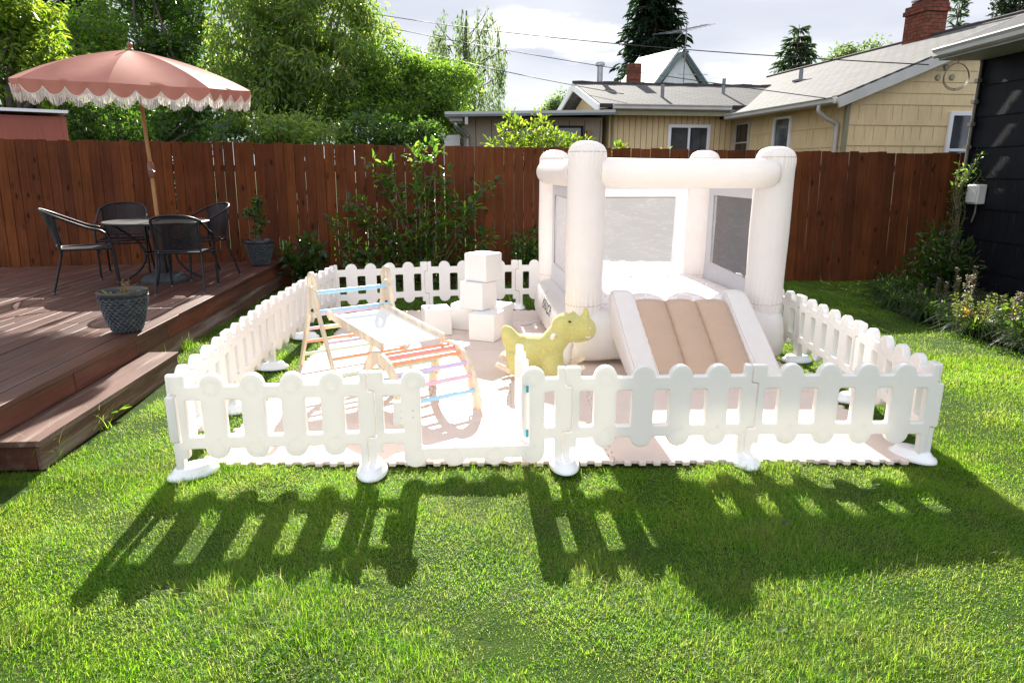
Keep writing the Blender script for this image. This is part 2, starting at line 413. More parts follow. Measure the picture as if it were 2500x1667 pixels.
def leafset(base, tr): return base, tr
M['leaf_bright'] = leaf_mat('laurel_leaf', [(0.05, 0.11, 0.015), (0.10, 0.17, 0.02), (0.16, 0.22, 0.03), (0.06, 0.13, 0.02)],
                            [(0.10, 0.22, 0.015), (0.22, 0.34, 0.02), (0.42, 0.50, 0.04), (0.13, 0.27, 0.02)], 0.45)
M['leaf_mid'] = leaf_mat('broadleaf', [(0.035, 0.085, 0.016), (0.055, 0.12, 0.02), (0.09, 0.15, 0.03), (0.03, 0.07, 0.015)],
                         [(0.10, 0.25, 0.02), (0.20, 0.38, 0.03), (0.33, 0.45, 0.05), (0.1, 0.24, 0.02)], 0.45)
M['leaf_dark'] = leaf_mat('dark_leaf', [(0.018, 0.045, 0.012), (0.03, 0.07, 0.015), (0.045, 0.09, 0.02)],
                          [(0.06, 0.16, 0.015), (0.12, 0.26, 0.02), (0.2, 0.34, 0.03)], 0.38, 0.30, 0.6)
M['leaf_willow'] = leaf_mat('long_leaf', [(0.06, 0.13, 0.03), (0.09, 0.17, 0.04), (0.14, 0.2, 0.06), (0.05, 0.11, 0.03)],
                            [(0.16, 0.34, 0.03), (0.28, 0.44, 0.06), (0.48, 0.55, 0.10), (0.16, 0.32, 0.03)], 0.48, 0.3, 0.6)
M['needle'] = leaf_mat('conifer_needle', [(0.012, 0.030, 0.018), (0.02, 0.042, 0.022), (0.03, 0.055, 0.03)],
                       [(0.02, 0.05, 0.02), (0.03, 0.07, 0.02), (0.05, 0.09, 0.03)], 0.2, 0.6, 0.2)
M['needle_light'] = leaf_mat('young_conifer_needle', [(0.04, 0.075, 0.04), (0.06, 0.10, 0.05), (0.09, 0.13, 0.06)],
                             [(0.06, 0.12, 0.04), (0.09, 0.16, 0.05), (0.14, 0.2, 0.07)], 0.3, 0.6, 0.2)
M['leaf_birch'] = leaf_mat('birch_leaf', [(0.07, 0.12, 0.06), (0.10, 0.15, 0.07), (0.13, 0.18, 0.08)],
                           [(0.14, 0.22, 0.08), (0.2, 0.3, 0.1), (0.28, 0.36, 0.12)], 0.45)
M['leaf_shrub'] = leaf_mat('shrub_leaf', [(0.025, 0.075, 0.015), (0.04, 0.105, 0.02), (0.06, 0.13, 0.025), (0.10, 0.17, 0.03)],
                           [(0.07, 0.2, 0.02), (0.12, 0.28, 0.02), (0.2, 0.38, 0.03), (0.4, 0.52, 0.05)], 0.42, 0.35, 0.5)
M['leaf_strap'] = leaf_mat('strap_leaf', [(0.03, 0.075, 0.03), (0.05, 0.10, 0.035), (0.08, 0.13, 0.04)],
                           [(0.08, 0.19, 0.02), (0.14, 0.27, 0.03), (0.24, 0.34, 0.04)], 0.4, 0.45, 0.2)
M['clover'] = leaf_mat('clover_leaf', [(0.05, 0.13, 0.03), (0.07, 0.16, 0.04)], [(0.10, 0.26, 0.03), (0.14, 0.32, 0.04)], 0.35, 0.8, 0.05)
M['spike'] = leaf_mat('seed_spike', [(0.16, 0.20, 0.05), (0.22, 0.26, 0.07), (0.26, 0.27, 0.10)],
                      [(0.17, 0.24, 0.03), (0.24, 0.30, 0.04), (0.30, 0.32, 0.08)], 0.4)
M['spike_dry'] = leaf_mat('dry_seed_spike', [(0.22, 0.20, 0.13), (0.30, 0.27, 0.19), (0.16, 0.13, 0.08)],
                          [(0.3, 0.27, 0.16), (0.4, 0.36, 0.24), (0.2, 0.16, 0.1)], 0.35)
M['autumn'] = leaf_mat('yellowing_leaf', [(0.30, 0.20, 0.03), (0.25, 0.10, 0.02), (0.22, 0.22, 0.04)],
                       [(0.55, 0.36, 0.04), (0.45, 0.16, 0.03), (0.4, 0.4, 0.05)], 0.45)
def grass_mat():
    t = NT('grass_blade'); r = t.island()
    pos = t.new('ShaderNodeNewGeometry').outputs['Position']
    mp = t.new('ShaderNodeMapping'); t.link(pos, mp.inputs[0]); mp.inputs['Scale'].default_value = (1, 1, 0)
    pn = t.noise(mp.outputs[0], 2.2, 5, 0.6); pn2 = t.noise(mp.outputs[0], 9, 3, 0.6)
    c = t.ramp(r, [(0, (0.038, 0.125, 0.010)), (0.4, (0.066, 0.175, 0.014)), (0.8, (0.11, 0.22, 0.026)), (0.92, (0.13, 0.17, 0.04)), (1, (0.24, 0.20, 0.10))])
    k = t.ramp(r, [(0, (0.20, 0.52, 0.008)), (0.4, (0.33, 0.68, 0.014)), (0.8, (0.50, 0.76, 0.035)), (0.90, (0.58, 0.68, 0.10)), (0.95, (0.70, 0.62, 0.26)), (1, (0.74, 0.64, 0.36))])
    dry = t.ramp(t.math('ADD', t.math('MULTIPLY', pn, 0.7), t.math('MULTIPLY', pn2, 0.3)), [(0.42, 0.0), (0.66, 0.6)])
    c = t.mix(dry, c, (0.17, 0.19, 0.06)); k = t.mix(dry, k, (0.62, 0.66, 0.13))
    return t.done(t.mixs(0.55, t.pbsdf(c, 0.42, 0, 0.28), t.trans(k)))
M['grass'] = grass_mat()
def lawn_mat():
    t = NT('lawn_soil'); v = t.mapping((1, 1, 1))
    n = t.noise(v, 9, 6, 0.65); f = t.noise(v, 140, 4, 0.7)
    c = t.ramp(n, [(0.3, (0.030, 0.060, 0.010)), (0.55, (0.050, 0.095, 0.014)), (0.85, (0.10, 0.085, 0.04))])
    c = t.mix(1.0, c, t.ramp(f, [(0.3, 0.5), (0.7, 1.4)]), 'MULTIPLY')
    return t.done(t.pbsdf(c, 0.95, 0, 0.1, t.bump(f, 0.8, 0.02)))
M['lawn'] = lawn_mat()
def siding(name, col, vert=0.0, width=0.2, height=0.4, rough=0.6, var=0.08, axis='X', spec=0.3):
    """paint with fine vertical shingle joints"""
    t = NT(name); rot = (R(90), 0, 0) if axis == 'X' else (R(90), 0, R(90))
    n = t.noise(t.mapping((9, 9, 1.2)), 2.0, 5, 0.6)
    big = t.noise(t.mapping((1, 1, 1)), 1.2, 4)
    c = t.ramp(n, [(0.3, tuple(x * (1 - var) for x in col)), (0.7, tuple(x * (1 + var) for x in col))])
    c = t.mix(1.0, c, t.ramp(big, [(0.3, 0.88), (0.7, 1.06)]), 'MULTIPLY')
    nm = t.bump(t.noise(t.mapping((60, 60, 3)), 1.0, 4), 0.25, 0.01)
    return t.done(t.pbsdf(c, rough, 0, spec, nm))
M['yellow'] = siding('yellow_house_paint', (0.66, 0.52, 0.30))
M['brown_wall'] = siding('taupe_paint', (0.30, 0.262, 0.205))
M['black_wall'] = siding('black_house_paint', (0.008, 0.009, 0.013), rough=0.5, var=0.3, spec=0.16)
M['joint'] = simple('dark_joint', (0.20, 0.135, 0.06), 0.9)  # dark brown joint lines between shingles and siding boards
M['joint_brown'] = simple('taupe_groove', (0.10, 0.08, 0.06), 0.9)
M['trim'] = simple('grey_white_trim', (0.42, 0.42, 0.40), 0.55, 0.08, 4)
M['trim_white'] = simple('white_vinyl', (0.75, 0.77, 0.80), 0.4, 0.03, 4)
M['trim_green'] = simple('drab_green_trim', (0.22, 0.21, 0.13), 0.6, 0.1, 5)
def glass(name, tint=(0.05, 0.06, 0.07)):
    t = NT(name); n = t.noise(t.mapping((1, 1, 1)), 2.5, 3)
    c = t.ramp(n, [(0.35, tuple(x * 0.4 for x in tint)), (0.65, tint)])
    return t.done(t.pbsdf(c, 0.05, 0, 0.8))
M['glass'] = glass('window_glass'); M['glass_blind'] = glass('window_glass_with_blind', (0.11, 0.13, 0.12)); M['glass_dark'] = glass('dark_window_glass', (0.012, 0.012, 0.014))
def shingle(name, col):
    t = NT(name); v = t.mapping((1, 1, 1))
    b = t.new('ShaderNodeTexBrick'); b.inputs['Scale'].default_value = 1
    b.inputs['Brick Width'].default_value = 0.30; b.inputs['Row Height'].default_value = 0.13; b.inputs['Mortar Size'].default_value = 0.012
    b.inputs['Color1'].default_value = tuple(x * 0.85 for x in col) + (1,); b.inputs['Color2'].default_value = tuple(x * 1.12 for x in col) + (1,)
    b.inputs['Mortar'].default_value = tuple(x * 0.38 for x in col) + (1,)
    t.link(v, b.inputs['Vector'])
    n = t.noise(v, 30, 4, 0.7); big = t.noise(v, 0.8, 3)
    c = t.mix(1.0, b.outputs['Color'], t.ramp(n, [(0.3, 0.8), (0.7, 1.2)]), 'MULTIPLY')
    c = t.mix(1.0, c, t.ramp(big, [(0.3, 0.9), (0.7, 1.1)]), 'MULTIPLY')
    return t.done(t.pbsdf(c, 0.85, 0, 0.25, t.bump(b.outputs['Fac'], 0.6, -0.01)))
M['shingle'] = shingle('grey_roof_shingles', (0.118, 0.114, 0.112))
M['shingle_dark'] = shingle('dark_roof_shingles', (0.05, 0.05, 0.06))
M['ridge'] = simple('ridge_cap', (0.05, 0.04, 0.04), 0.9, 0.3, 12)
M['roof_white'] = simple('pale_metal_roof', (0.6, 0.6, 0.58), 0.5, 0.1, 2)
def brick():
    t = NT('old_red_brick')
    b = t.new('ShaderNodeTexBrick'); b.inputs['Scale'].default_value = 1
    b.inputs['Brick Width'].default_value = 0.21; b.inputs['Row Height'].default_value = 0.075; b.inputs['Mortar Size'].default_value = 0.007
    b.inputs['Color1'].default_value = (0.14, 0.04, 0.026, 1); b.inputs['Color2'].default_value = (0.22, 0.07, 0.042, 1); b.inputs['Mortar'].default_value = (0.06, 0.04, 0.033, 1)
    sx = t.new('ShaderNodeSeparateXYZ'); t.link(t.tc.outputs['Object'], sx.inputs[0])
    cx = t.new('ShaderNodeCombineXYZ'); t.link(t.math('ADD', sx.outputs[0], sx.outputs[1]), cx.inputs[0]); t.link(sx.outputs[2], cx.inputs[1])
    t.link(cx.outputs[0], b.inputs['Vector'])
    n = t.noise(t.mapping((1, 1, 1)), 14, 4)
    c = t.mix(1.0, b.outputs['Color'], t.ramp(n, [(0.3, 0.65), (0.7, 1.25)]), 'MULTIPLY')
    return t.done(t.pbsdf(c, 0.9, 0, 0.2, t.bump(b.outputs['Fac'], 0.8, -0.01)))
M['brick'] = brick()
M['galv'] = simple('galvanised_steel', (0.35, 0.36, 0.38), 0.35, 0.15, 10, metal=0.8)
M['grey_pipe'] = simple('grey_vent_pipe', (0.18, 0.19, 0.21), 0.6)
M['pale_blue'] = siding('pale_blue_siding', (0.52, 0.58, 0.64))
M['teal_trim'] = simple('blue_green_trim', (0.10, 0.15, 0.17), 0.6)
M['cable'] = simple('black_cable', (0.02, 0.02, 0.024), 0.6)
M['shed_red'] = siding('shed_red_paint', (0.30, 0.095, 0.065))
M['conduit'] = simple('weathered_conduit', (0.16, 0.14, 0.115), 0.6, 0.2, 20)
M['box_white'] = simple('white_utility_box', (0.55, 0.55, 0.53), 0.5, 0.08, 6)
M['bed_soil'] = simple('garden_bed_soil', (0.05, 0.038, 0.026), 0.95, 0.4, 18, 0.9, 50)
M['vent'] = simple('vent_cap', (0.30, 0.29, 0.22), 0.6)
M['rubber'] = simple('grey_rubber', (0.05, 0.055, 0.06), 0.5)

# ------------------------------------------------------------------ ground
FENCE_Y = lambda x: 10.1 + 0.051 * x
def ground_z(x, y): return 0.012 * np.sin(x * 2.1 + y * 1.3) + 0.008 * np.sin(x * 4.7 - y * 3.1) - 0.012
g = MB()
g.grid(lambda u, v: (-8 + 16 * u, -3 + 15 * v, float(ground_z(-8 + 16 * u, -3 + 15 * v))), 96, 90)
ring = [(-8, -3), (8, -3), (8, 12), (-8, 12)]; far = [(-400, -400), (400, -400), (400, 600), (-400, 600)]
g.add([(x, y, -0.03) for x, y in ring] + [(x, y, -0.03) for x, y in far], [(i, (i + 1) % 4, 4 + (i + 1) % 4, 4 + i) for i in range(4)][::1])
lawn = g.build('lawn', M['lawn'], smooth=60); tag(lawn, kind='structure')
bed = MB()
bp = [(5.75, 9.95), (5.1, 8.9), (4.6, 8.0), (4.67, 7.1), (4.8, 6.2), (5.0, 5.2), (5.25, 4.0), (7.2, 4.0), (7.2, 10.3), (5.9, 10.25)]
bed.add([(x, y, 0.02) for x, y in bp], [tuple(range(len(bp)))[::-1][::-1]])
tag(bed.build('garden_bed', M['bed_soil']), kind='structure')

# play area corners and posts
FP = [(-1.828, 3.416), (-0.787, 3.49), (0.300, 3.575), (1.355, 3.632), (2.412, 3.640)]
BPn = [(-2.05, 7.67), (-1.01, 7.98), (0.075, 8.13), (1.14, 8.12), (2.20, 7.95)]
LP = [FP[0], (-1.955, 4.475), (-2.06, 5.54), (-2.09, 6.61), BPn[0]]
RP = [FP[4], (2.515, 4.70), (2.535, 5.76), (2.45, 6.83), BPn[4]]
MAT0 = (-1.79, 3.57); TX, TY, NTX, NTY = 0.594, 0.618, 7, 7

# grass blades: one object, far too many to count
def make_grass():
    P = []
    def region(x0, x1, y0, y1, dens):
        n = int((x1 - x0) * (y1 - y0) * dens)
        P.append(np.stack([rng.uniform(x0, x1, n), rng.uniform(y0, y1, n)], 1))
    region(-4.2, 4.2, 1.3, 3.9, 62000)
    region(-4.2, -1.5, 3.9, 6.0, 24000); region(2.2, 6.0, 3.9, 6.0, 22000)
    region(-3.5, -1.6, 6.0, 10.0, 11000); region(1.9, 6.0, 6.0, 10.4, 12000); region(-3.5, 2.6, 7.85, 10.2, 6500)
    region(-6, 6, 0.2, 1.3, 2500)
    p = np.concatenate(P); x, y = p[:, 0], p[:, 1]
    k = np.ones(len(p), bool)
    k &= ~((x > MAT0[0] + 0.02) & (x < MAT0[0] + TX * NTX - 0.02) & (y > MAT0[1] + 0.02) & (y < MAT0[1] + TY * NTY - 0.02))
    k &= ~((x < -2.97 - 0.073 * (y - 4.08) - 0.02))                      # deck
    k &= ~((x < -2.66) & (y < 5.6) & (y > 3.5))                          # step
    k &= ~((x < -2.55) & (y < 3.35) & (y > 2.3) & (x < -2.6))
    bx = np.interp(y, [4.0, 5.2, 6.2, 7.1, 8.0, 8.9, 9.95], [5.0, 4.75, 4.55, 4.42, 4.40, 4.85, 5.5])
    k &= ~((x > bx + 0.12 + rng.normal(0, .14, len(p))) & (y > 4))
    k &= y < 10.1 + 0.051 * x - 0.02
    k &= np.abs(x) < 0.80 * y + 1.5
    # patchy cover
    pt = np.sin(x * 3.1 + 1.7 * np.sin(y * 2.3)) * np.sin(y * 3.7 + 1.3 * np.sin(x * 2.9)) + 0.6 * np.sin(x * 9.3 + y * 4.1) * np.sin(y * 8.1 - x * 3.3)
    k &= rng.uniform(0, 1, len(p)) < np.clip(0.84 + 0.34 * pt, 0.28, 1)
    for gx, gy, gr in zip(rng.uniform(-3.5, 4.5, 70), rng.uniform(1.4, 5.5, 70), rng.uniform(0.018, 0.055, 70)):     # small bare spots
        d2 = ((x - gx) ** 2 + ((y - gy) * 1.4) ** 2) / (gr * gr)
        k &= ~((d2 < 3) & (rng.uniform(0, 1, len(p)) < 0.93 * np.exp(-d2 * 0.6)))
    p = p[k]; x, y = p[:, 0], p[:, 1]; pt = pt[k]; n = len(p)
    h = rng.gamma(6, 1 / 6, n) * 0.0195 * (1 + 0.40 * pt)
    bl = np.zeros(n)
    for gx, gy, gr in zip(rng.uniform(-4, 6, 420), rng.uniform(1.3, 9, 420), rng.uniform(0.03, 0.10, 420)):
        m = (np.abs(x - gx) < 3 * gr) & (np.abs(y - gy) < 3 * gr)
        bl[m] += np.exp(-((x[m] - gx) ** 2 + (y[m] - gy) ** 2) / (2 * gr * gr))
    h *= 1 + 0.75 * np.minimum(bl, 1.2)
    h *= np.where(rng.uniform(0, 1, n) < 0.04, 1.7, 1.0)
    h = np.clip(h, 0.010, 0.07)
    h *= np.where(y > 6, 0.9, 1.0)
    swirl = 2.4 * np.sin(x * 1.9 + 0.8 * np.sin(y * 2.7)) + 2.0 * np.sin(y * 2.2 + x * 0.7)
    az = swirl + rng.normal(0, 1.3, n); lean = np.abs(rng.normal(0.98, 0.40, n))
    w = rng.uniform(0.0008, 0.0015, n) * np.where(y > 5, 1.45, 1.0)
    d = np.stack([np.cos(az), np.sin(az)], 1)
    s = np.stack([-d[:, 1], d[:, 0]], 1)
    tw = rng.normal(0, 0.7, n); s2 = s * np.cos(tw)[:, None] + d * np.sin(tw)[:, None]
    z0 = ground_z(x, y) - 0.004
    base = np.column_stack([x, y, z0])
    mid = base + np.column_stack([d * (h * 0.55 * np.sin(lean * 0.6))[:, None], h * 0.60 * np.cos(lean * 0.6)])
    tip = mid + np.column_stack([d * (h * 0.55 * np.sin(np.minimum(lean * 1.5, 1.75)))[:, None], h * 0.5 * np.cos(np.minimum(lean * 1.5, 1.75))])
    S = np.column_stack([s2, np.zeros(n)])
    V = np.empty((n, 5, 3), np.float32)
    V[:, 0] = base - S * w[:, None]; V[:, 1] = base + S * w[:, None]
    V[:, 2] = mid + S * (w * 0.85)[:, None]; V[:, 3] = mid - S * (w * 0.85)[:, None]; V[:, 4] = tip
    i0 = (np.arange(n) * 5)[:, None]
    lv = (i0 + np.array([0, 1, 2, 3, 3, 2, 4])).astype(np.int32).ravel()
    ls = (np.arange(n)[:, None] * 7 + np.array([0, 4])).astype(np.int32).ravel()
    me = bpy.data.meshes.new('grass')
    me.vertices.add(n * 5); me.vertices.foreach_set('co', V.ravel())
    me.loops.add(n * 7); me.loops.foreach_set('vertex_index', lv)
    me.polygons.add(n * 2); me.polygons.foreach_set('loop_start', ls)
    me.materials.append(M['grass']); me.update(calc_edges=True)
    me.shade_smooth()
    o = bpy.data.objects.new('grass', me); COL.objects.link(o)
    tag(o, 'short mown green lawn grass growing around the play pen', 'grass', kind='stuff')
    print('blades', n)
make_grass()

# ------------------------------------------------------------------ leaves
LT = np.array([[0, 0, 0], [0.30, 0.42, 0.10], [0.68, 0.36, 0.10], [1, 0, -0.06], [0.68, -0.36, 0.10], [0.30, -0.42, 0.10]])  # along, side, up
def leaf_mesh(name, pts, dirs, nrm, L, Wd, mat, parent=None, fold=1.0):
    """pts (n,3), dirs unit (n,3), nrm approx (n,3), L,Wd (n,)"""
    n = len(pts); d = dirs / np.linalg.norm(dirs, axis=1, keepdims=True)
    s = np.cross(nrm, d); s /= np.linalg.norm(s, axis=1, keepdims=True) + 1e-9
    u = np.cross(d, s)
    V = np.empty((n, 6, 3), np.float32)
    for i, (a, b, c) in enumerate(LT):
        V[:, i] = pts + d * (a * L)[:, None] + s * (b * Wd)[:, None] + u * (c * fold * L)[:, None]
    lv = ((np.arange(n) * 6)[:, None] + np.array([0, 3, 2, 1, 0, 5, 4, 3])).astype(np.int32).ravel()
    me = bpy.data.meshes.new(name)
    me.vertices.add(n * 6); me.vertices.foreach_set('co', V.ravel())
    me.loops.add(n * 8); me.loops.foreach_set('vertex_index', lv)
    me.polygons.add(n * 2); me.polygons.foreach_set('loop_start', (np.arange(n * 2) * 4).astype(np.int32))
    me.materials.append(mat); me.update(calc_edges=True)
    o = bpy.data.objects.new(name, me); COL.objects.link(o)
    if parent: o.parent = parent
    return o
def rand_unit(n):
    v = rng.normal(0, 1, (n, 3)); return v / np.linalg.norm(v, axis=1, keepdims=True)
def clump_leaves(centers, radii, per, L, droop=0.3, flat=0.7):
    """leaves round clump centres; returns pts, dirs, nrm, sizes"""
    C = np.repeat(np.array(centers), per, 0); Rr = np.repeat(np.array(radii), per)
    off = rand_unit(len(C)) * (rng.uniform(0, 1, len(C)) ** 0.55)[:, None]
    off[:, 2] *= flat
    pts = C + off * Rr[:, None]
    dirs = off * 0.9 + rand_unit(len(C)) * 0.7; dirs[:, 2] -= droop
    nrm = rand_unit(len(C)) * 0.8 + np.array([0, 0, 0.8])
    ln = rng.uniform(0.65, 1.25, len(C)) * L
    return pts, dirs, nrm, ln
def branch_path(p0, p1, sag=0.15, n=5):
    p0, p1 = Vector(p0), Vector(p1); L = (p1 - p0).length
    mid = (p0 + p1) / 2 + Vector((random.uniform(-sag, sag), random.uniform(-sag, sag), random.uniform(-sag * 0.5, sag))) * L
    return smooth_path([p0, mid, p1], n)
def tree(name, label, cat, base, crowns, nclump, per, L, asp, mat, group=None, trunk_r=0.12, droop=0.3, flat=0.7, crad=0.5, shell=0.35, fork=0.35, nbranch=None):
    """crowns: list of (center, (rx,ry,rz)); clumps fill them unevenly"""
    root = empty(name, base, 0, label, cat, group)
    b = Vector(base)
    vol = np.array([c[1][0] * c[1][1] * c[1][2] for c in crowns]) ** 0.75; pick = rng.choice(len(crowns), nclump, p=vol / vol.sum())
    cen = []; rad = []
    for i in pick:
        c, r = crowns[i]
        o = rand_unit(1)[0] * (rng.uniform(0, 1) ** shell)
        cen.append([c[0] + o[0] * r[0] - b.x, c[1] + o[1] * r[1] - b.y, c[2] + o[2] * r[2] - b.z]); rad.append(crad * rng.uniform(0.45, 1.35))
    pts, dirs, nrm, ln = clump_leaves(cen, rad, per, L, droop, flat)
    leaf_mesh('crown', pts, dirs, nrm, ln, ln * asp, mat, root)
    tb = MB(); top = Vector((0, 0, 0))
    for c, r in crowns: top += Vector(c) - b
    top /= len(crowns)
    fk = Vector((top.x * 0.4, top.y * 0.4, max(0.4, top.z * fork)))
    tb.tube(smooth_path([(0, 0, -0.1), fk * 0.5 + Vector((0.05, 0, 0)), fk], 5), [trunk_r * (1 - 0.3 * i / 10) for i in range(11)], 10)
    nb = nbranch or min(26, nclump)
    idx = rng.choice(len(cen), nb, replace=False)
    for i in idx:
        tgt = Vector(cen[i]); path = branch_path(fk, tgt, 0.12, 5)
        tb.tube(path, [trunk_r * 0.55 * (1 - 0.9 * k / (len(path) - 1)) for k in range(len(path))], 6)
    tb.build('trunk', M['bark'], root, smooth=60)
    return root
def conifer(name, label, base, h, r0, mat, group=None, tiers=26, per_tier=11, leafL=0.5, droop=0.25, ragged=0.35, asp=0.22):
    root = empty(name, base, 0, label, 'conifer', group)
    tb = MB(); tb.tube([(0, 0, -0.2), (0, 0, h * 0.5), (0, 0, h * 0.99)], [h * 0.018, h * 0.011, 0.01], 8)
    P = []; D = []; N = []; Ln = []
    for i in range(tiers):
        t = (i + random.uniform(-.3, .3)) / tiers; z = h * (0.06 + 0.93 * t); r = r0 * (1 - t) ** 0.8
        for k in range(per_tier):
            a = random.uniform(0, 2 * PI); rr = r * random.uniform(1 - ragged, 1 + ragged * 0.5) + 0.08
            e = Vector((math.cos(a) * rr, math.sin(a) * rr, z - droop * rr + random.uniform(-.1, .1)))
            s0 = Vector((0, 0, z)); m = max(4, int(rr / leafL * 6))
            if k % 3 == 0: tb.tube([s0, (s0 + e) / 2 + Vector((0, 0, 0.05 * rr)), e], [0.03 * h / 8, 0.02 * h / 8, 0.005], 5)
            for j in range(m):
                u = (j + 1) / m; p = s0.lerp(e, u) + Vector((random.uniform(-.12, .12), random.uniform(-.12, .12), random.uniform(-.1, .08))) * rr * 0.6
                dd = (e - s0).normalized() + Vector((random.uniform(-.9, .9), random.uniform(-.9, .9), random.uniform(-.9, .2)))
                P.append(p); D.append(dd.normalized()); N.append((random.uniform(-.5, .5), random.uniform(-.5, .5), 1)); Ln.append(leafL * random.uniform(.6, 1.2))
    P = np.array([tuple(x) for x in P]); D = np.array([tuple(x) for x in D]); N = np.array(N); Ln = np.array(Ln)
    leaf_mesh('crown', P, D, N, Ln, Ln * asp, mat, root)
    tb.build('trunk', M['bark'], root, smooth=60)
    return root

# ================================================================== play pen
def round_poly(pts, r, n=3, minang=25):
    out = []; N = len(pts)
    for i in range(N):
        p = Vector(pts[i]).to_2d(); a = Vector(pts[i - 1]).to_2d() - p; b = Vector(pts[(i + 1) % N]).to_2d() - p
        la, lb = a.length, b.length
        if la < 1e-6 or lb < 1e-6: continue
        turn = 180 - math.degrees(a.angle(b))
        if turn < minang: out.append((p.x, p.y)); continue
        d = min(r, la * 0.45, lb * 0.45); q0 = p + a.normalized() * d; q1 = p + b.normalized() * d
        for k in range(n + 1):
            t = k / n; q = q0 * (1 - t) ** 2 + p * 2 * t * (1 - t) + q1 * t * t; out.append((q.x, q.y))
    return out
PL = 1.07; PC = [0.225, 0.441, 0.657, 0.873]; PR = 0.0655
UP = Matrix.Rotation(PI / 2, 4, 'X')               # plate plane -> upright
def ring_path(fn, n=20): return [fn(2 * PI * k / n) for k in range(n)]
def relief(mb, loops, y):
    for lp in loops: mb.tube([(p[0], y - math.copysign(0.0004 if y < 0 else 0.0014, y), p[1]) for p in lp], 0.0010 if y < 0 else 0.0022, 6, closed=True)
def sun_loops(c, z):
    return [ring_path(lambda a: (c + 0.030 * math.cos(a), z + 0.030 * math.sin(a)), 18),
            ring_path(lambda a: (c + (0.043 + 0.006 * math.cos(10 * a)) * math.cos(a), z + (0.043 + 0.006 * math.cos(10 * a)) * math.sin(a)), 60)]
def fruit_loops(kind, c, z):
    leaf = [(c + 0.004 + 0.022 * t, z + 0.048 + 0.012 * math.sin(PI * t)) for t in np.linspace(0, 1, 6)] + [(c + 0.004 + 0.022 * t, z + 0.048 - 0.004 * math.sin(PI * t)) for t in np.linspace(0.9, 0.1, 5)]
    if kind == 0:   # pear
        return [ring_path(lambda a: (c + 0.040 * math.cos(a) * (1 - 0.28 * max(0, math.sin(a))), z - 0.004 + 0.046 * math.sin(a)), 24), leaf]
    if kind == 1:   # apple
        return [ring_path(lambda a: (c + 0.043 * math.cos(a), z - 0.002 + 0.040 * math.sin(a) - 0.010 * math.exp(-((a - PI / 2) / 0.35) ** 2)), 24), leaf]
    if kind == 2:   # orange
        return [ring_path(lambda a: (c + 0.044 * math.cos(a), z - 0.002 + 0.041 * math.sin(a)), 24), leaf]
    return [ring_path(lambda a: (c + 0.042 * math.cos(a) + 0.010 * math.sin(2 * a), z - 0.002 + 0.043 * math.sin(a)), 24), leaf]
def panel_outline():
    o = [(-0.012, 0.03), (0.030, 0.03), (0.030, 0.125), (0.065, 0.125), (0.065, 0.182)]
    for c in PC: o += [(c - PR - 0.006, 0.182)] + arc(c, 0.186, PR, 184, 356, 12) + [(c + PR + 0.006, 0.182)]
    o += [(1.013, 0.182), (1.013, 0.03), (1.055, 0.03), (1.055, 0.225), (1.104, 0.225), (1.104, 0.488), (1.067, 0.488), (1.067, 0.6), (1.026, 0.6), (1.026, 0.538)]
    for c in reversed(PC): o += [(c + PR + 0.006, 0.538)] + arc(c, 0.538, PR, 4, 176, 12) + [(c - PR - 0.006, 0.538)]
    o += [(0.083, 0.538), (0.083, 0.6), (0, 0.6), (0, 0.492), (0.037, 0.492), (0.037, 0.221), (-0.012, 0.221)]
    return round_poly(o, 0.012)
holes = []
xs = [0.078] + [v for c in PC for v in (c - PR + 0.002, c + PR - 0.002)] + [1.012]
for i in range(5): holes.append(rrect(xs[2 * i], 0.251, xs[2 * i + 1], 0.461, 0.012, 3))
THK = 0.048
panel_me = plate_mesh(panel_outline(), holes, THK, 0.008, 3)
def panel_build(parent, me, faces):
    mb = MB(); mb.mesh(me, UP)
    if True:
        for y in faces:
            for k, c in enumerate(PC):
                relief(mb, sun_loops(c, 0.528), y); relief(mb, fruit_loops(k, c, 0.186), y)
            relief(mb, [[(q[0], q[1]) for q in rrect(0.441 + 0.072, 0.478, 0.657 - 0.072, 0.520, 0.012, 3)]], y)
    return mb.build('picket_panel', M['white_plastic'], parent, smooth=40)
def foot_build(parent, loc, rz):
    mb = MB()
    mb.lathe([(0.0, 0.0), (0.138, 0.0), (0.140, 0.012), (0.132, 0.026), (0.112, 0.036), (0.104, 0.050), (0.094, 0.060), (0.06, 0.064), (0.0, 0.064)], 40, sx=0.62, sy=1.0, cap=False)
    f = mb.build('foot', M['white_foot'], parent, smooth=35, bevel=0.004)
    f.location = loc; f.rotation_euler = (0, 0, rz); return f
def seg(p, q): return math.atan2(q[1] - p[1], q[0] - p[0]), math.hypot(q[0] - p[0], q[1] - p[1])
side_names = {'F': 'front', 'R': 'right', 'B': 'back', 'L': 'left'}
loopP = [('F', i, FP[i], FP[i + 1]) for i in range(4)] + [('R', i, RP[i], RP[i + 1]) for i in range(4)] + \
        [('B', i, BPn[4 - i], BPn[3 - i]) for i in range(4)] + [('L', i, LP[4 - i], LP[3 - i]) for i in range(4)]
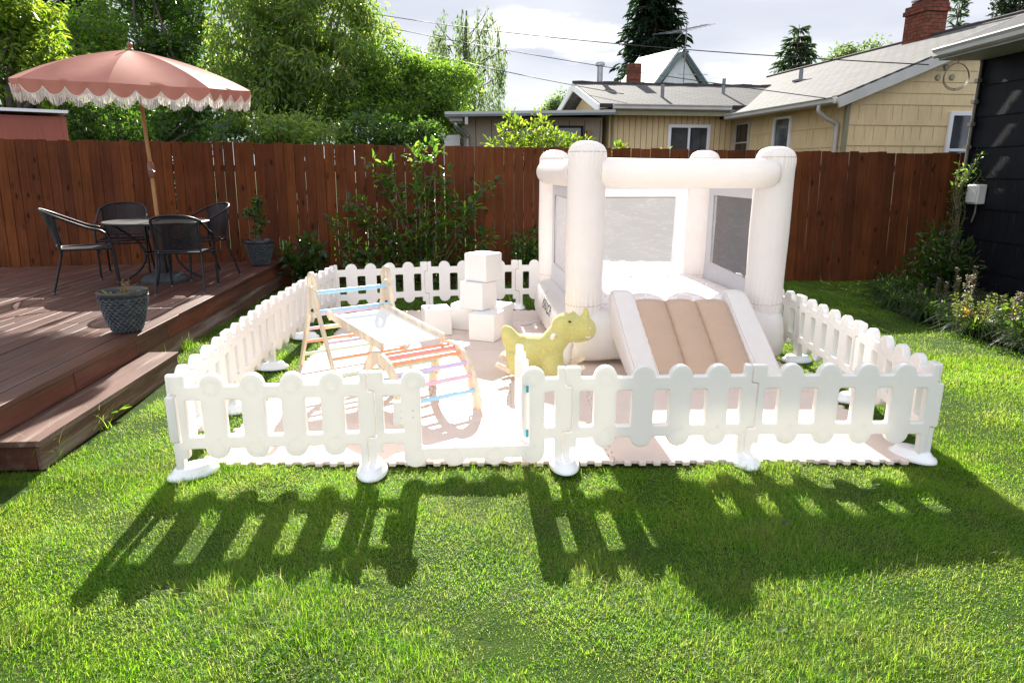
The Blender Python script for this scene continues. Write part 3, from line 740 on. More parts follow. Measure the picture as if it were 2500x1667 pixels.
plabels = {
 ('F', 0): 'white plastic picket panel at the front left corner, left of the open gate',
 ('F', 2): 'white picket panel right of the open gate, in front of the tan slide',
 ('F', 3): 'white picket panel at the front right corner of the play pen',
 ('R', 0): 'white picket panel on the right side, nearest the camera and joining the front corner',
 ('R', 1): 'second white picket panel from the front on the right side of the pen',
 ('R', 2): 'third white picket panel from the front on the right side, beside the bounce house',
 ('R', 3): 'rearmost white picket panel on the right side, hidden behind the bounce house columns',
 ('B', 0): 'white picket panel at the back right corner behind the bounce house netting',
 ('B', 1): 'white picket panel at the back, seen through the rear window of the bounce house',
 ('B', 2): 'white picket panel at the back, directly behind the stacked white cubes',
 ('B', 3): 'white picket panel at the back left corner behind the blue top rung',
 ('L', 0): 'rearmost white picket panel on the left side, joining the back left corner',
 ('L', 1): 'white picket panel on the left side, second from the back corner',
 ('L', 2): 'white picket panel on the left side, second from the front corner',
 ('L', 3): 'white picket panel on the left side nearest the camera, facing the wooden step'}
PG = 'panels of the white picket play pen'
proto_panel = {}; proto_foot = None
for sname, i, p, q in loopP:
    az, L = seg(p, q)
    if (sname, i) == ('F', 1): continue
    root = empty('picket_fence_panel', (p[0], p[1], 0), az, plabels[(sname, i)], 'fence panel', PG)
    pk_ = sname == 'F'
    if pk_ not in proto_panel: pn = proto_panel[pk_] = panel_build(root, panel_me, (-THK / 2,) if pk_ else (THK / 2,))
    else: pn = proto_panel[pk_].copy(); COL.objects.link(pn); pn.parent = root
    pn.scale = (L / PL, 1, 0.994 if sname in 'RL' else 1.0)
    corner = i == 0
    if proto_foot is None: ft = proto_foot = foot_build(root, (0, 0, 0.004), 0)
    else: ft = proto_foot.copy(); COL.objects.link(ft); ft.parent = root
    ft.location = (0.05 if corner else 0.0, 0.045 if corner else 0, 0.004); ft.rotation_euler = (0, 0, R(-52) if corner else 0)
# gate panel
p, q = FP[1], FP[2]; az, L = seg(p, q)
gate = empty('gate_panel', (p[0], p[1], 0), az, 'white picket gate panel with its little gate swung open into the pen', 'gate', PG)
def gate_outline():
    r = 0.066
    o = [(-0.012, 0.03), (0.030, 0.03), (0.030, 0.125), (0.065, 0.125), (0.065, 0.182), (0.176, 0.182), (0.176, 0.10)]
    o += arc(0.242, 0.10, r, 180, 345, 10) + [(0.322, 0.075)]
    for c in (0.455, 0.675): o += [(c - r - 0.012, 0.075)] + arc(c, 0.10, r, 200, 340, 10) + [(c + r + 0.012, 0.075)]
    o += [(0.815, 0.075)] + arc(0.89, 0.10, r, 195, 360, 10) + [(0.956, 0.182), (1.013, 0.182), (1.013, 0.03), (1.055, 0.03), (1.055, 0.225), (1.104, 0.225), (1.104, 0.488), (1.067, 0.488), (1.067, 0.6), (1.026, 0.6), (1.026, 0.538)]
    o += [(0.96, 0.538)] + arc(0.89, 0.536, r, 0, 190, 12) + [(0.824, 0.50), (0.868, 0.50), (0.868, 0.150), (0.278, 0.150), (0.278, 0.50), (0.308, 0.50)]
    o += arc(0.242, 0.536, r, -10, 180, 12) + [(0.172, 0.538), (0.083, 0.538), (0.083, 0.6), (0, 0.6), (0, 0.492), (0.037, 0.492), (0.037, 0.221), (-0.012, 0.221)]
    return round_poly(o, 0.010)
gh = [round_poly([(0.078, 0.251), (0.186, 0.251), (0.186, 0.285), (0.130, 0.285), (0.130, 0.425), (0.172, 0.425), (0.172, 0.461), (0.078, 0.461)], 0.008), rrect(0.952, 0.251, 1.012, 0.461, 0.012, 3)]
gm = plate_mesh(gate_outline(), gh, THK, 0.008, 3)
mb = MB(); mb.mesh(gm, UP)
for y in (-THK / 2,):
    for c in (0.242, 0.89): relief(mb, sun_loops(c, 0.533), y)
    for k, c in enumerate((0.242, 0.455, 0.675, 0.89)): relief(mb, fruit_loops((k + 3) % 4, c, 0.097), y)
for sx_ in (0.17, 0.235):
    for sz_ in (0.335, 0.375): mb.ball((sx_, -THK / 2, sz_), (0.005, 0.003, 0.005), 8, 5)
fr = mb.build('gate_frame', M['white_plastic'], gate, smooth=40); fr.scale.x = L / PL
ft = proto_foot.copy(); COL.objects.link(ft); ft.parent = gate; ft.location = (0, 0, 0.004); ft.rotation_euler = (0, 0, 0)
def door_outline():
    o = [(0, 0.165), (0.10, 0.165), (0.10, 0.165)]
    o = [(0.0, 0.165)]
    cs = [0.12, 0.285, 0.45]
    for c in cs: o += [(c - 0.062, 0.165)] + arc(c, 0.168, 0.055, 190, 350, 8) + [(c + 0.062, 0.165)]
    o += [(0.565, 0.165), (0.565, 0.5)]
    for c in reversed(cs): o += [(c + 0.062, 0.50)] + arc(c, 0.545, 0.055, -10, 190, 10) + [(c - 0.062, 0.50)]
    o += [(0.0, 0.5)]
    return round_poly(o, 0.008)
dm = plate_mesh(door_outline(), [rrect(0.025, 0.24, 0.065, 0.44, 0.008, 2), rrect(0.175, 0.24, 0.23, 0.44, 0.008, 2), rrect(0.34, 0.24, 0.395, 0.44, 0.008, 2), rrect(0.505, 0.24, 0.545, 0.44, 0.008, 2)], 0.046, 0.008, 3)
mb = MB(); mb.mesh(dm, UP)
door = mb.build('gate_door', M['white_plastic'], gate, smooth=40); door.location = (0.868 * L / PL - 0.012, 0.045, 0); door.rotation_euler = (0, 0, R(94) - az)
for z in (0.465, 0.195):
    mb = MB(); mb.box((-0.006, -0.008, z), (0.016, 0.016, 0.045)); mb.build('hinge_pin', M['teal'], door, bevel=0.003)

# foam tiles -----------------------------------------------------------
play_mat = empty('play_mat', (MAT0[0], MAT0[1], 0), R(0.6), 'pale pink interlocking foam tile mat covering the play pen ground', 'play mat')
def tile_outline():
    a = 0.014; per = 7; pts = []
    def edge(L):
        out = []; p = L / per
        for i in range(per):
            t = i * p
            out += [(t + 0.0 * p, -a), (t + 0.22 * p, -a), (t + 0.27 * p, a), (t + 0.73 * p, a), (t + 0.78 * p, -a)]
        return [(x, s) for x, s in out if 0.02 < x < L - 0.02]
    eb = edge(TX); el = edge(TY)
    bot = [(-a * 0, -a)] + [(x, s) for x, s in eb] + [(TX, -a)]
    rgt = [(TX + s, y) for y, s in el]
    top = [(x, TY + s) for x, s in reversed([(0, -a)] + eb + [(TX, -a)])]
    lef = [(0 + s, y) for y, s in reversed(el)]
    return bot + rgt + top + lef
tile_me = plate_mesh(tile_outline(), (), 0.024, 0.0022, 1)
mbt = MB(); mbt.mesh(tile_me)
t0 = mbt.build('mat_tile', M['mat'], play_mat, smooth=40)
for j in range(NTY):
    for i in range(NTX):
        t = t0 if (i, j) == (0, 0) else t0.copy()
        if t is not t0: COL.objects.link(t)
        t.parent = play_mat; t.scale = (0.9945, 0.9945, 1)
        t.location = (i * TX, j * TY, 0.0125 + 0.0012 * ((i * 7 + j * 3) % 3 - 1)); t.rotation_euler = (R(random.uniform(-.12, .12)), R(random.uniform(-.12, .12)), 0)
MZ = 0.026

# ================================================================== bounce house
bh = empty('bounce_house', (0, 0, 0), 0, 'pale pink inflatable bounce house with four columns and a tan slide', 'bounce house')
CF = {'FL': (0.616, 5.72, 1.885), 'FR': (2.195, 5.79, 1.845), 'BL': (0.455, 7.45, 1.86), 'BR': (2.075, 7.50, 1.86)}
def column(c):
    x, y, zt = c; r = 0.158
    prof = [(r * 0.90, 0.40), (r * 0.955, 0.50), (r * 0.955, 0.535), (r * 0.975, 0.57), (r * 0.99, 0.62), (r, 0.70)] + [(r * (1 + 0.02 * math.sin(PI * k / 16)), 0.70 + (zt - 0.83) * k / 16) for k in range(1, 16)] + [(r, zt - 0.13)]
    for k in range(1, 9):
        a = PI / 2 * k / 8; prof.append((r * (math.cos(a) ** 0.72) if k < 8 else 0.0, zt - 0.115 + 0.115 * math.sin(a)))
    def fn(a, z, i):
        w = 0.0
        w = 0.0022 * math.sin(3 * a + 4.1 * z) * math.sin(5.3 * z + a)
        if z > zt - 0.16 and z < zt - 0.02: w = 0.0050 * math.sin(a * 22 + math.sin(a * 5) * 2)
        if z < 0.7: w += 0.0050 * math.sin(a * 26 + 2 * math.sin(3 * a)) * max(0, 1 - abs(z - 0.53) / 0.17)
        return w
    mb = MB(); mb.lathe(prof, 120, (x, y, 0), fn=fn)
    o = mb.build('column', M['bounce'], bh, smooth=70)
    sm = MB(); n = 60
    sm.tube([(x + (r * 0.985 + 0.002 * math.sin(k * 1.7)) * math.cos(2 * PI * k / n), y + (r * 0.985 + 0.002 * math.sin(k * 1.7)) * math.sin(2 * PI * k / n), zt - 0.087 + 0.002 * math.sin(k * 2.3)) for k in range(n)], 0.0035, 5, closed=True)
    sm.tube([(x + r * 0.965 * math.cos(2 * PI * k / n), y + r * 0.965 * math.sin(2 * PI * k / n), 0.535 + 0.004 * math.sin(k * 1.9)) for k in range(n)], 0.003, 5, closed=True)
    sm.build('seam', M['seam'], o, smooth=60)
    return o
for k in ('FL', 'FR', 'BL', 'BR'): column(CF[k])
def beam(p0, p1, r=0.118):
    p0, p1 = Vector(p0), Vector(p1); d = (p1 - p0).normalized(); pts = []; rad = []
    L = (p1 - p0).length; n = 26
    for k in range(n + 1):
        t = k / n * L; e = min(t, L - t)
        rr = r * (math.sqrt(max(0, 1 - (1 - min(e / 0.10, 1)) ** 2.2)) if e < 0.10 else 1.0)
        pts.append(p0 + d * t + Vector((0, 0, -0.006 * math.sin(PI * t / L)))); rad.append(max(rr, 0.02))
    # finer ends
    pts2 = []; rad2 = []
    for k in range(13):
        e = 0.10 * (k / 12) ** 1.8; pts2.append(p0 + d * e); rad2.append(max(r * math.sqrt(max(0, 1 - (1 - e / 0.10) ** 2.2)), 0.004))
    mid = [p0 + d * (0.10 + (L - 0.2) * k / 10) + Vector((0, 0, -0.006 * math.sin(PI * k / 10))) for k in range(1, 10)]
    pts2 += mid; rad2 += [r] * 9
    for k in range(12, -1, -1):
        e = 0.10 * (k / 12) ** 1.8; pts2.append(p1 - d * e); rad2.append(max(r * math.sqrt(max(0, 1 - (1 - e / 0.10) ** 2.2)), 0.004))
    mb = MB(); mb.tube(pts2, rad2, 36)
    o = mb.build('beam', M['bounce'], bh, smooth=60)
    sm = MB(); sd = d.cross(Vector((0, 0, 1)))
    for e in (0.045, L - 0.045):
        q = p0 + d * e; rr = r * math.sqrt(max(0, 1 - (1 - 0.45) ** 2.2)) + 0.001
        sm.tube([q + (sd * math.cos(2 * PI * k / 40) + Vector((0, 0, 1)) * math.sin(2 * PI * k / 40)) * (rr + 0.001 * math.sin(k * 2.1)) for k in range(40)], 0.0026, 5, closed=True)
    sm.build('seam', M['seam'], o, smooth=60)
    return o
BZ = 1.635
FL, FR, BL, BR = (Vector((CF[k][0], CF[k][1], 0)) for k in ('FL', 'FR', 'BL', 'BR'))
Z = Vector((0, 0, BZ))
beam(FL + Z + Vector((0.06, -0.03, 0)), FR + Z + Vector((0.02, -0.09, -0.01)))
beam(BL + Z + Vector((-0.095, -0.10, 0)), FL + Z + Vector((-0.05, 0.05, 0)))
beam(BL + Z + Vector((0.03, 0.05, -0.02)), BR + Z + Vector((-0.03, 0.05, -0.02)))
beam(FR + Z + Vector((0.05, 0.06, -0.02)), BR + Z + Vector((0.05, -0.06, -0.02)))
# inflated base
def base_loft():
    mb = MB(); cs = [FL + Vector((-0.11, -0.10, 0)), FR + Vector((0.12, -0.10, 0)), BR + Vector((0.11, 0.11, 0)), BL + Vector((-0.11, 0.11, 0))]
    path = []
    for i in range(4):
        a, b = cs[i], cs[(i + 1) % 4]
        for k in range(24):
            t = k / 24; path.append(a.lerp(b, t))
    N = len(path); cen = sum(path, Vector()) / N; K = 3
    for _ in range(2): path = [(path[i - 1] + path[i] * 2 + path[(i + 1) % N]) / 4 for i in range(N)]
    prof = [(0.0, 0.03), (0.05, 0.035), (0.085, 0.10), (0.10, 0.20), (0.095, 0.31), (0.07, 0.41), (0.02, 0.48), (-0.06, 0.505), (-0.13, 0.50)]
    vs = []; P = len(prof)
    for j, (o, z) in enumerate(prof):
        for i in range(N):
            tg = (path[(i + 1) % N] - path[i - 1]).normalized(); nr = Vector((tg.y, -tg.x, 0))
            lift = 0.045 * max(0, 1 - abs(((i / 24) % 1) - 0.5) * 2.4) if j < 3 else 0
            wr = 0.005 * math.sin(i * 2.1 + j) + 0.004 * math.sin(i * 4.7)
            q = path[i] + nr * (o + wr); vs.append((q.x, q.y, z + MZ * (j < 2) + lift * (1 - j / 3)))
    fs = []
    for j in range(P - 1):
        for i in range(N): fs.append((j * N + i, j * N + (i + 1) % N, (j + 1) * N + (i + 1) % N, (j + 1) * N + i))
    fs.append(tuple((P - 1) * N + i for i in range(N))); fs.append(tuple(range(N - 1, -1, -1)))
    mb.add(vs, fs); return mb.build('base', M['bounce'], bh, smooth=70)
base = base_loft()
fl = MB()
def floor_pt(u, v):
    a = FL.lerp(FR, u); b = BL.lerp(BR, u); p = a.lerp(b, 0.0 + v) + Vector((0, -0.06 + 0.06 * v, 0))
    s = abs(math.sin(PI * u * 4)) ** 0.6; e = min(1, 8 * min(v, 1 - v, u, 1 - u))
    return (p.x, p.y, 0.498 + 0.062 * s * e + 0.02 * math.sin(PI * v))
fl.grid(floor_pt, 64, 24); fl.build('bounce_floor', M['floor'], bh, smooth=80)
def wall(a, b, inset0, inset1, zb, zt, win):
    a, b = Vector(a), Vector(b); d = (b - a).normalized(); L = (b - a).length; nrm = Vector((d.y, -d.x, 0))
    s0, s1 = inset0, L - inset1
    o = [(s0, zb), (s1, zb), (s1, zt)] + [(s1 + (s0 - s1) * t, zt - 0.02 * math.sin(PI * t)) for t in (0.25, 0.5, 0.75)] + [(s0, zt)]
    me = plate_mesh(o, [win], 0.014, 0.003, 1)
    Mx = Matrix((d, Vector((0, 0, 1)), nrm)).transposed().to_4x4(); Mx.translation = a
    mb = MB(); mb.mesh(me, Mx)
    w = mb.build('wall_sheet', M['bounce_wall'], bh, smooth=40)
    nx0 = min(p[0] for p in win) - 0.01; nx1 = max(p[0] for p in win) + 0.01; nz0 = min(p[1] for p in win) - 0.01; nz1 = max(p[1] for p in win) + 0.01
    nb = MB(); nb.grid(lambda u, v: tuple(Mx @ Vector((nx0 + (nx1 - nx0) * u, nz0 + (nz1 - nz0) * v, 0.010 * math.sin(9 * u + 5 * v) * math.sin(PI * u) * math.sin(PI * v)))), 16, 16)
    nb.build('netting_window', M['net'], w, smooth=80)
    hb = MB()
    hb.tube([Mx @ Vector((p[0], p[1], -0.009)) for p in win], 0.004, 5, closed=True)
    hb.build('window_hem', M['seam'], w, smooth=60)
wall(BL, BR, 0.14, 0.14, 0.47, 1.56, [(0.30, 0.66), (1.32, 0.66), (1.335, 1.37), (0.30, 1.37)])
wall(BR + Vector((0.03, 0, 0)), FR + Vector((0.03, 0, 0)), 0.14, 0.14, 0.47, 1.56, [(0.30, 0.70), (1.35, 0.66), (1.35, 1.40), (0.28, 1.40)])
wall(FL + Vector((-0.03, 0, 0)), BL + Vector((-0.03, 0, 0)), 0.14, 0.14, 0.47, 1.56, [(0.32, 0.70), (1.40, 0.70), (1.40, 1.40), (0.32, 1.40)])
# slide
sl = MB()
SX0, SX1 = 1.025, 1.785
def slide_pt(u, v):
    x = SX0 + (SX1 - SX0) * u + (0.11 + 0.02 * u) * v
    s = abs(math.sin(PI * u * 3)) ** 0.5
    y = 5.56 - 0.585 * v; z = 0.64 - 0.57 * v
    if v < 0.08: z -= 0.03 * (1 - v / 0.08) ** 2; y += 0.03 * (1 - v / 0.08)
    bul = 0.042 * s + 0.012 * math.sin(PI * v)
    wr = 0.0035 * math.sin(v * 60 + 6 * u) * (1 - s) + 0.002 * math.sin(v * 95 + 14 * u)
    if v > 0.93: z -= 0.02 * ((v - 0.93) / 0.07) ** 2
    return (x, y - (bul + wr) * 0.68, z + (bul + wr) * 0.73 - 0.035)
sl.grid(slide_pt, 60, 50)
sl.grid(lambda u, v: (SX0 + (SX1 - SX0) * u + (0.11 + 0.02 * u), 4.985 + 0.5 * v, 0.035), 4, 4)
sl.build('slide_surface', M['slide'], bh, smooth=80)
def bumper(xa, xb, dx):
    mb = MB(); n = 28; rings = []
    for k in range(n + 1):
        t = k / n
        cy = 5.64 - 0.70 * t; zt = 0.665 - 0.565 * max(0, (t - 0.10) / 0.90) ** 1.05; zb = 0.30 - 0.27 * min(1, t / 0.75)
        if t > 0.97: zt = max(zb + 0.03, zt)
        rings.append((cy, zb, max(zt, zb + 0.05), xa + dx * t, xb + dx * t))
    vs = []; m = 22
    for i, (cy, zb, zt, x0, x1) in enumerate(rings):
        ef = 0.90 + 0.10 * math.sin(PI * min(1, i / n))
        for k in range(m):
            a = 2 * PI * k / m; ca, sa = math.cos(a), math.sin(a)
            ex = math.copysign(abs(ca) ** 0.45, ca); ez = math.copysign(abs(sa) ** 0.45, sa)
            wr = 1 + 0.012 * math.sin(i * 3.3 + k) + 0.008 * math.sin(i * 5.1)
            vs.append(((x0 + x1) / 2 + (x1 - x0) / 2 * ex * ef * wr, cy + 0.05 * sa * (1 if sa > 0 else .0), (zb + zt) / 2 + (zt - zb) / 2 * ez))
    fs = []
    for i in range(n):
        for k in range(m): fs.append((i * m + k, (i + 1) * m + k, (i + 1) * m + (k + 1) % m, i * m + (k + 1) % m))
    fs.append(tuple(range(m))); fs.append(tuple(n * m + k for k in range(m))[::-1])
    mb.add(vs, fs); o = mb.build('slide_bumper', M['bounce'], bh, smooth=65)
    sm = MB()
    for kk in (3, 8):
        sm.tube([vs[i * m + kk] for i in range(1, n)], 0.0026, 5)
    sm.build('seam', M['seam'], o, smooth=60); return o
bumper(0.815, 1.035, 0.130); bumper(1.775, 1.990, 0.135)
# printed name on the left side of the base
def text_mesh(body, size):
    cu = bpy.data.curves.new('tmp', 'FONT'); cu.body = body; cu.size = size; cu.align_x = 'CENTER'; cu.extrude = 0.0006
    ob = bpy.data.objects.new('tmp', cu); COL.objects.link(ob)
    me = bpy.data.meshes.new_from_object(ob.evaluated_get(bpy.context.evaluated_depsgraph_get()))
    bpy.data.objects.remove(ob); bpy.data.curves.remove(cu); return me
tm = text_mesh("bounce", 0.20)
lb = MB(); d = (FL - BL).normalized()
Mt = Matrix((d, Vector((0.10, 0, 0.995)), Vector((-1, 0, 0.1)))).transposed().to_4x4()
side = BL.lerp(FL, 0.52) + Vector((-0.45, 0, 0.30)); Mt.translation = side
lb.mesh(tm, Mt)
for k in range(3):
    q = side + d * (-0.26 + 0.02 * k) + Vector((0, 0, 0.145 + (0.012 if k != 1 else 0.022)))
    lb.tube([q + Vector((0, 0, -0.02)), q], 0.0035, 5)
lg = lb.build('printed_name', M['logo'], bh)
sw = lg.modifiers.new('wrap', 'SHRINKWRAP'); sw.target = base; sw.wrap_method = 'PROJECT'; sw.use_project_x = True; sw.use_negative_direction = False; sw.use_positive_direction = True; sw.wrap_mode = 'ABOVE_SURFACE'; sw.offset = 0.004
# anchor strap
sb = MB(); sb.tube(smooth_path([(0.33, 7.2, 0.06), (0.20, 7.12, 0.04), (0.10, 7.08, 0.03)], 4), 0.012, 6); sb.build('anchor_strap', M['bounce_wall'], bh, smooth=60)

# ================================================================== foam cubes
CS = 0.274
def cube_at(px, z, th, label, s=CS):
    """near bottom corner px, turned by th"""
    x, y = px; th = R(th)
    c = Vector((x, y, 0)) + Vector((-math.cos(th), math.sin(th), 0)) * s / 2 + Vector((math.sin(th), math.cos(th), 0)) * s / 2
    mb = MB(); me_n = 8
    mb.box((0, 0, s / 2), (s, s, s))
    o = mb.build('foam_cube', M['foam'], None, bevel=0.014, seg=3); o.location = (c.x, c.y, z); o.rotation_euler = (0, 0, -th)
    tag(o, label, 'foam cube', 'white soft play cubes'); return o
cube_at((-0.868, 6.565), MZ, 74, 'white foam cube standing alone beside the ramp, left of the stack')
cube_at((-0.176, 6.33), MZ, 22, 'white foam cube at the front of the stack, lowest and nearest the rocker')
cube_at((-0.40, 6.80), MZ, 24, 'white foam cube at the lower left of the stack, partly behind the front cube')
cube_at((-0.095, 6.74), MZ, 24, 'white foam cube at the lower right back of the stack, mostly hidden')
cube_at((-0.295, 6.50), MZ + CS + 0.002, 32, 'white foam cube in the middle of the stack, resting on the three lower ones')
cube_at((-0.260, 6.55), MZ + 2 * CS + 0.004, 36, 'topmost white foam cube of the stack')

# ================================================================== climbing set
Dv = Vector((0.818, 0.575, 0)); Rn = Vector((0.575, -0.818, 0))
def frame_matrix(org):           # plate x -> along Rn, plate y -> up, thickness along Dv
    Mx = Matrix((Rn, Vector((0, 0, 1)), -Dv)).transposed().to_4x4(); Mx.translation = org; return Mx
tri = empty('climbing_triangle', (-1.31, 5.39, MZ), 0, 'birch wood climbing triangle with looped handles and pastel rungs', 'climbing frame')
AW, AH, HB = 0.63, 0.635, 0.425
def tri_frame():
    lw = 0.046
    def leg(sgn):
        top = Vector((sgn * 0.035, AH)); bot = Vector((sgn * HB, 0)); d = (bot - top).normalized(); n = Vector((-d.y, d.x)) * lw / 2
        return [tuple(top + n), tuple(bot + n + Vector((0, 0))), tuple(bot - n), tuple(top - n)]
    head = arc(0, AH - 0.03, 0.110, 205, 335, 10) + [(0.108, AH - 0.02)] + arc(0, AH - 0.02, 0.110, 0, 45, 4) + [(0.056, AH + 0.085)] + arc(0, AH + 0.130, 0.076, -32, 212, 18, 0.095) + [(-0.056, AH + 0.085)] + arc(0, AH - 0.02, 0.110, 135, 180, 4)
    hole = arc(0, AH + 0.138, 0.047, -28, 208, 16, 0.066)
    return leg(1), leg(-1), head, hole
lgA, lgB, head, hole = tri_frame()
mA, mBm, mH = plate_mesh(lgA, (), 0.024, 0.003), plate_mesh(lgB, (), 0.024, 0.003), plate_mesh(head, [hole], 0.030, 0.004)
def rung(root, p0, p1, col, r=0.0135):
    mb = MB(); mb.tube([p0, p1], r, 12); return mb.build('rung', M['rung_' + col], root, smooth=40)
for side in (0, 1):
    o3 = Dv * (AW / 2 * (1 if side else -1))
    mb = MB(); Mx = frame_matrix(o3); mb.mesh(mH, Mx)
    Mx2 = frame_matrix(o3 + Dv * (0.012 if side else -0.012)); mb.mesh(mA, frame_matrix(o3 + Dv * 0.004)); mb.mesh(mBm, frame_matrix(o3 - Dv * 0.004))
    f = mb.build('side_frame', M['birch'], tri, smooth=40)
    kb = MB(); kb.ball(o3 - Dv * 0.02 + Rn * 0.028 + Vector((0, 0, AH - 0.075)), (0.014, 0.014, 0.014), 12, 8); kb.build('locking_knob', M['black_dot'], f, smooth=60)
def tri_rungs(sgn, cols, hs):
    for c, h in zip(cols, hs):
        s = sgn * (0.035 + (HB - 0.035) * (1 - h / AH)); o = Rn * s + Vector((0, 0, h))
        rung(tri, o - Dv * (AW / 2 - 0.005), o + Dv * (AW / 2 - 0.005), c)
oT = Vector((0, 0, AH + 0.055)); rung(tri, oT - Dv * AW / 2, oT + Dv * AW / 2, 'blue', 0.017)
tri_rungs(-1, ['purple', 'pink', 'orange', 'green'], [0.49, 0.365, 0.24, 0.115])
tri_rungs(1, ['blue', 'yellow', 'purple', 'orange', 'green'], [0.555, 0.44, 0.33, 0.215, 0.10])
# arch
arch = empty('climbing_arch', (-0.665, 4.575, MZ), 0, 'birch wood climbing arch with rainbow rungs near the open gate', 'climbing arch')
AWW = 0.57
def arch_outline():
    o = arc(0, 0.0, 0.365, 0, 180, 32, 0.425); i = arc(0, -0.02, 0.285, 180, 0, 30, 0.358)
    return o + i
am = plate_mesh([(x, y + 0.0) for x, y in arch_outline() if y > -0.03], [], 0.024, 0.003)
foot_holes = []
fm = [plate_mesh(rrect(s * 0.325 - 0.052, -0.0, s * 0.325 + 0.052, 0.10, 0.03, 4), [rrect(s * 0.325 - 0.026, 0.024, s * 0.325 + 0.026, 0.078, 0.016, 4)], 0.024, 0.003) for s in (1, -1)]
for side in (0, 1):
    o3 = Dv * (AWW / 2 * (1 if side else -1)); mb = MB()
    Mx = frame_matrix(o3); mb.mesh(am, Mx)
    for q in fm: mb.mesh(q, frame_matrix(o3 + Dv * 0.0009))
    # inner hook grips
    for a in (28, 152, 90):
        cx, cz = 0.292 * math.cos(R(a)), 0.375 * math.sin(R(a)) - 0.015
        ln = [Vector((cx + 0.045 * math.cos(R(a + 180 + k)), 0, cz + 0.045 * math.sin(R(a + 180 + k)))) for k in range(-90, 91, 15)]
        mb.tube([Rn * v.x + Vector((0, 0, v.z)) + o3 for v in ln], 0.010, 7)
    mb.build('side_frame', M['birch'], arch, smooth=40)
for a, c in ((20, 'blue'), (36, 'pink'), (52, 'purple'), (69, 'orange'), (83, 'red'), (98, 'orange'), (114, 'purple'), (130, 'green'), (146, 'green'), (162, 'blue')):
    o = Rn * (0.325 * math.cos(R(a))) + Vector((0, 0, 0.392 * math.sin(R(a))))
    rung(arch, o - Dv * (AWW / 2 - 0.004), o + Dv * (AWW / 2 - 0.004), c, 0.0155)
# ramp board
ramp = empty('slide_ramp', (0, 0, 0), 0, 'white slide board with birch rails hooked between triangle and arch', 'slide board')
top = Vector((-1.31, 5.39, MZ)) + Rn * 0.125 + Vector((0, 0, 0.525)); bot = Vector((-0.665, 4.575, MZ)) - Rn * 0.05 + Vector((0, 0, 0.435))
run = (bot - top); rl = run.length; run.normalize(); nup = Dv.cross(run).normalized()
if nup.z < 0: nup = -nup
def rp(s, w, h): return top + run * s + Dv * w + nup * h
mb = MB(); mb.beam(rp(0.02, 0, 0), rp(rl - 0.02, 0, 0), 0.46, 0.012, nup); mb.build('slide_surface', M['slide_board'], ramp, bevel=0.002)
for w in (-0.24, 0.24):
    mb = MB(); mb.beam(rp(-0.02, w, 0.012), rp(rl, w, 0.012), 0.020, 0.062, nup); mb.build('side_rail', M['birch'], ramp, bevel=0.005)
for w in (-0.215, 0.215):
    mb = MB(); mb.tube([rp(-0.01, w, 0.02), rp(-0.055, w, 0.01), rp(-0.06, w, -0.03), rp(-0.035, w, -0.045)], 0.012, 8); mb.build('hook', M['birch'], ramp, smooth=60)

# ================================================================== rocking toy
toy = empty('rocking_toy', (0.235, 5.22, MZ), R(-6), 'olive green plush horned animal rocker on pale wooden runners', 'rocking toy')
def organic(parts, name, mat, parent, vox=0.011, it=6):
    mb = MB()
    for kind, *a in parts:
        if kind == 'b': mb.ball(a[0], a[1], 20, 14, a[2] if len(a) > 2 else None)
        else: mb.tube(a[0], a[1], 16)
    o = mb.build(name, mat, parent, smooth=180)
    r = o.modifiers.new('remesh', 'REMESH'); r.mode = 'VOXEL'; r.voxel_size = vox; r.use_smooth_shade = True
    s = o.modifiers.new('smooth', 'SMOOTH'); s.factor = 0.5; s.iterations = it
    return o
ry = Matrix.Rotation(R(-10), 3, 'Y')
HZ = -0.095
body = organic([
    ('b', (-0.06, 0, 0.195), (0.235, 0.125, 0.148)), ('b', (-0.17, 0, 0.215), (0.115, 0.115, 0.14)), ('b', (0.07, 0, 0.205), (0.14, 0.125, 0.165)),
    ('t', [(-0.20, 0, 0.24), (-0.255, 0, 0.33), (-0.280, 0, 0.39), (-0.275, 0, 0.42)], [0.10, 0.070, 0.050, 0.030]),
    ('t', [(0.08, 0, 0.25), (0.12, 0, 0.31), (0.15, 0, 0.36), (0.18, 0, 0.41)], [0.135, 0.115, 0.105, 0.09]),
    ('t', [(-0.17, -0.06, 0.20), (-0.19, -0.085, 0.11), (-0.19, -0.09, 0.055)], [0.095, 0.082, 0.072]),
    ('t', [(-0.17, 0.06, 0.20), (-0.19, 0.085, 0.11), (-0.19, 0.09, 0.055)], [0.095, 0.082, 0.072]),
    ('t', [(0.08, -0.06, 0.20), (0.10, -0.085, 0.11), (0.10, -0.09, 0.055)], [0.105, 0.085, 0.072]),
    ('t', [(0.08, 0.06, 0.20), (0.10, 0.085, 0.11), (0.10, 0.09, 0.055)], [0.105, 0.085, 0.072]),
    ('b', (0.19, 0, 0.525 + HZ), (0.115, 0.10, 0.105)), ('b', (0.27, 0, 0.50 + HZ), (0.15, 0.10, 0.108)), ('b', (0.34, 0, 0.503 + HZ), (0.095, 0.092, 0.098)),
    ('t', [(0.335, 0, 0.57 + HZ), (0.350, 0, 0.635 + HZ), (0.344, 0, 0.675 + HZ)], [0.042, 0.028, 0.015]),
    ('t', [(0.258, 0.02, 0.59 + HZ), (0.254, 0.02, 0.622 + HZ), (0.238, 0.02, 0.638 + HZ)], [0.033, 0.022, 0.014]),
], 'body', M['plush'], toy, 0.010, 6)
chest = organic([('b', (0.175, 0, 0.22), (0.075, 0.085, 0.14)), ('b', (0.205, 0, 0.29), (0.058, 0.06, 0.08))], 'chest_patch', M['plush_cream'], toy, 0.012, 4)
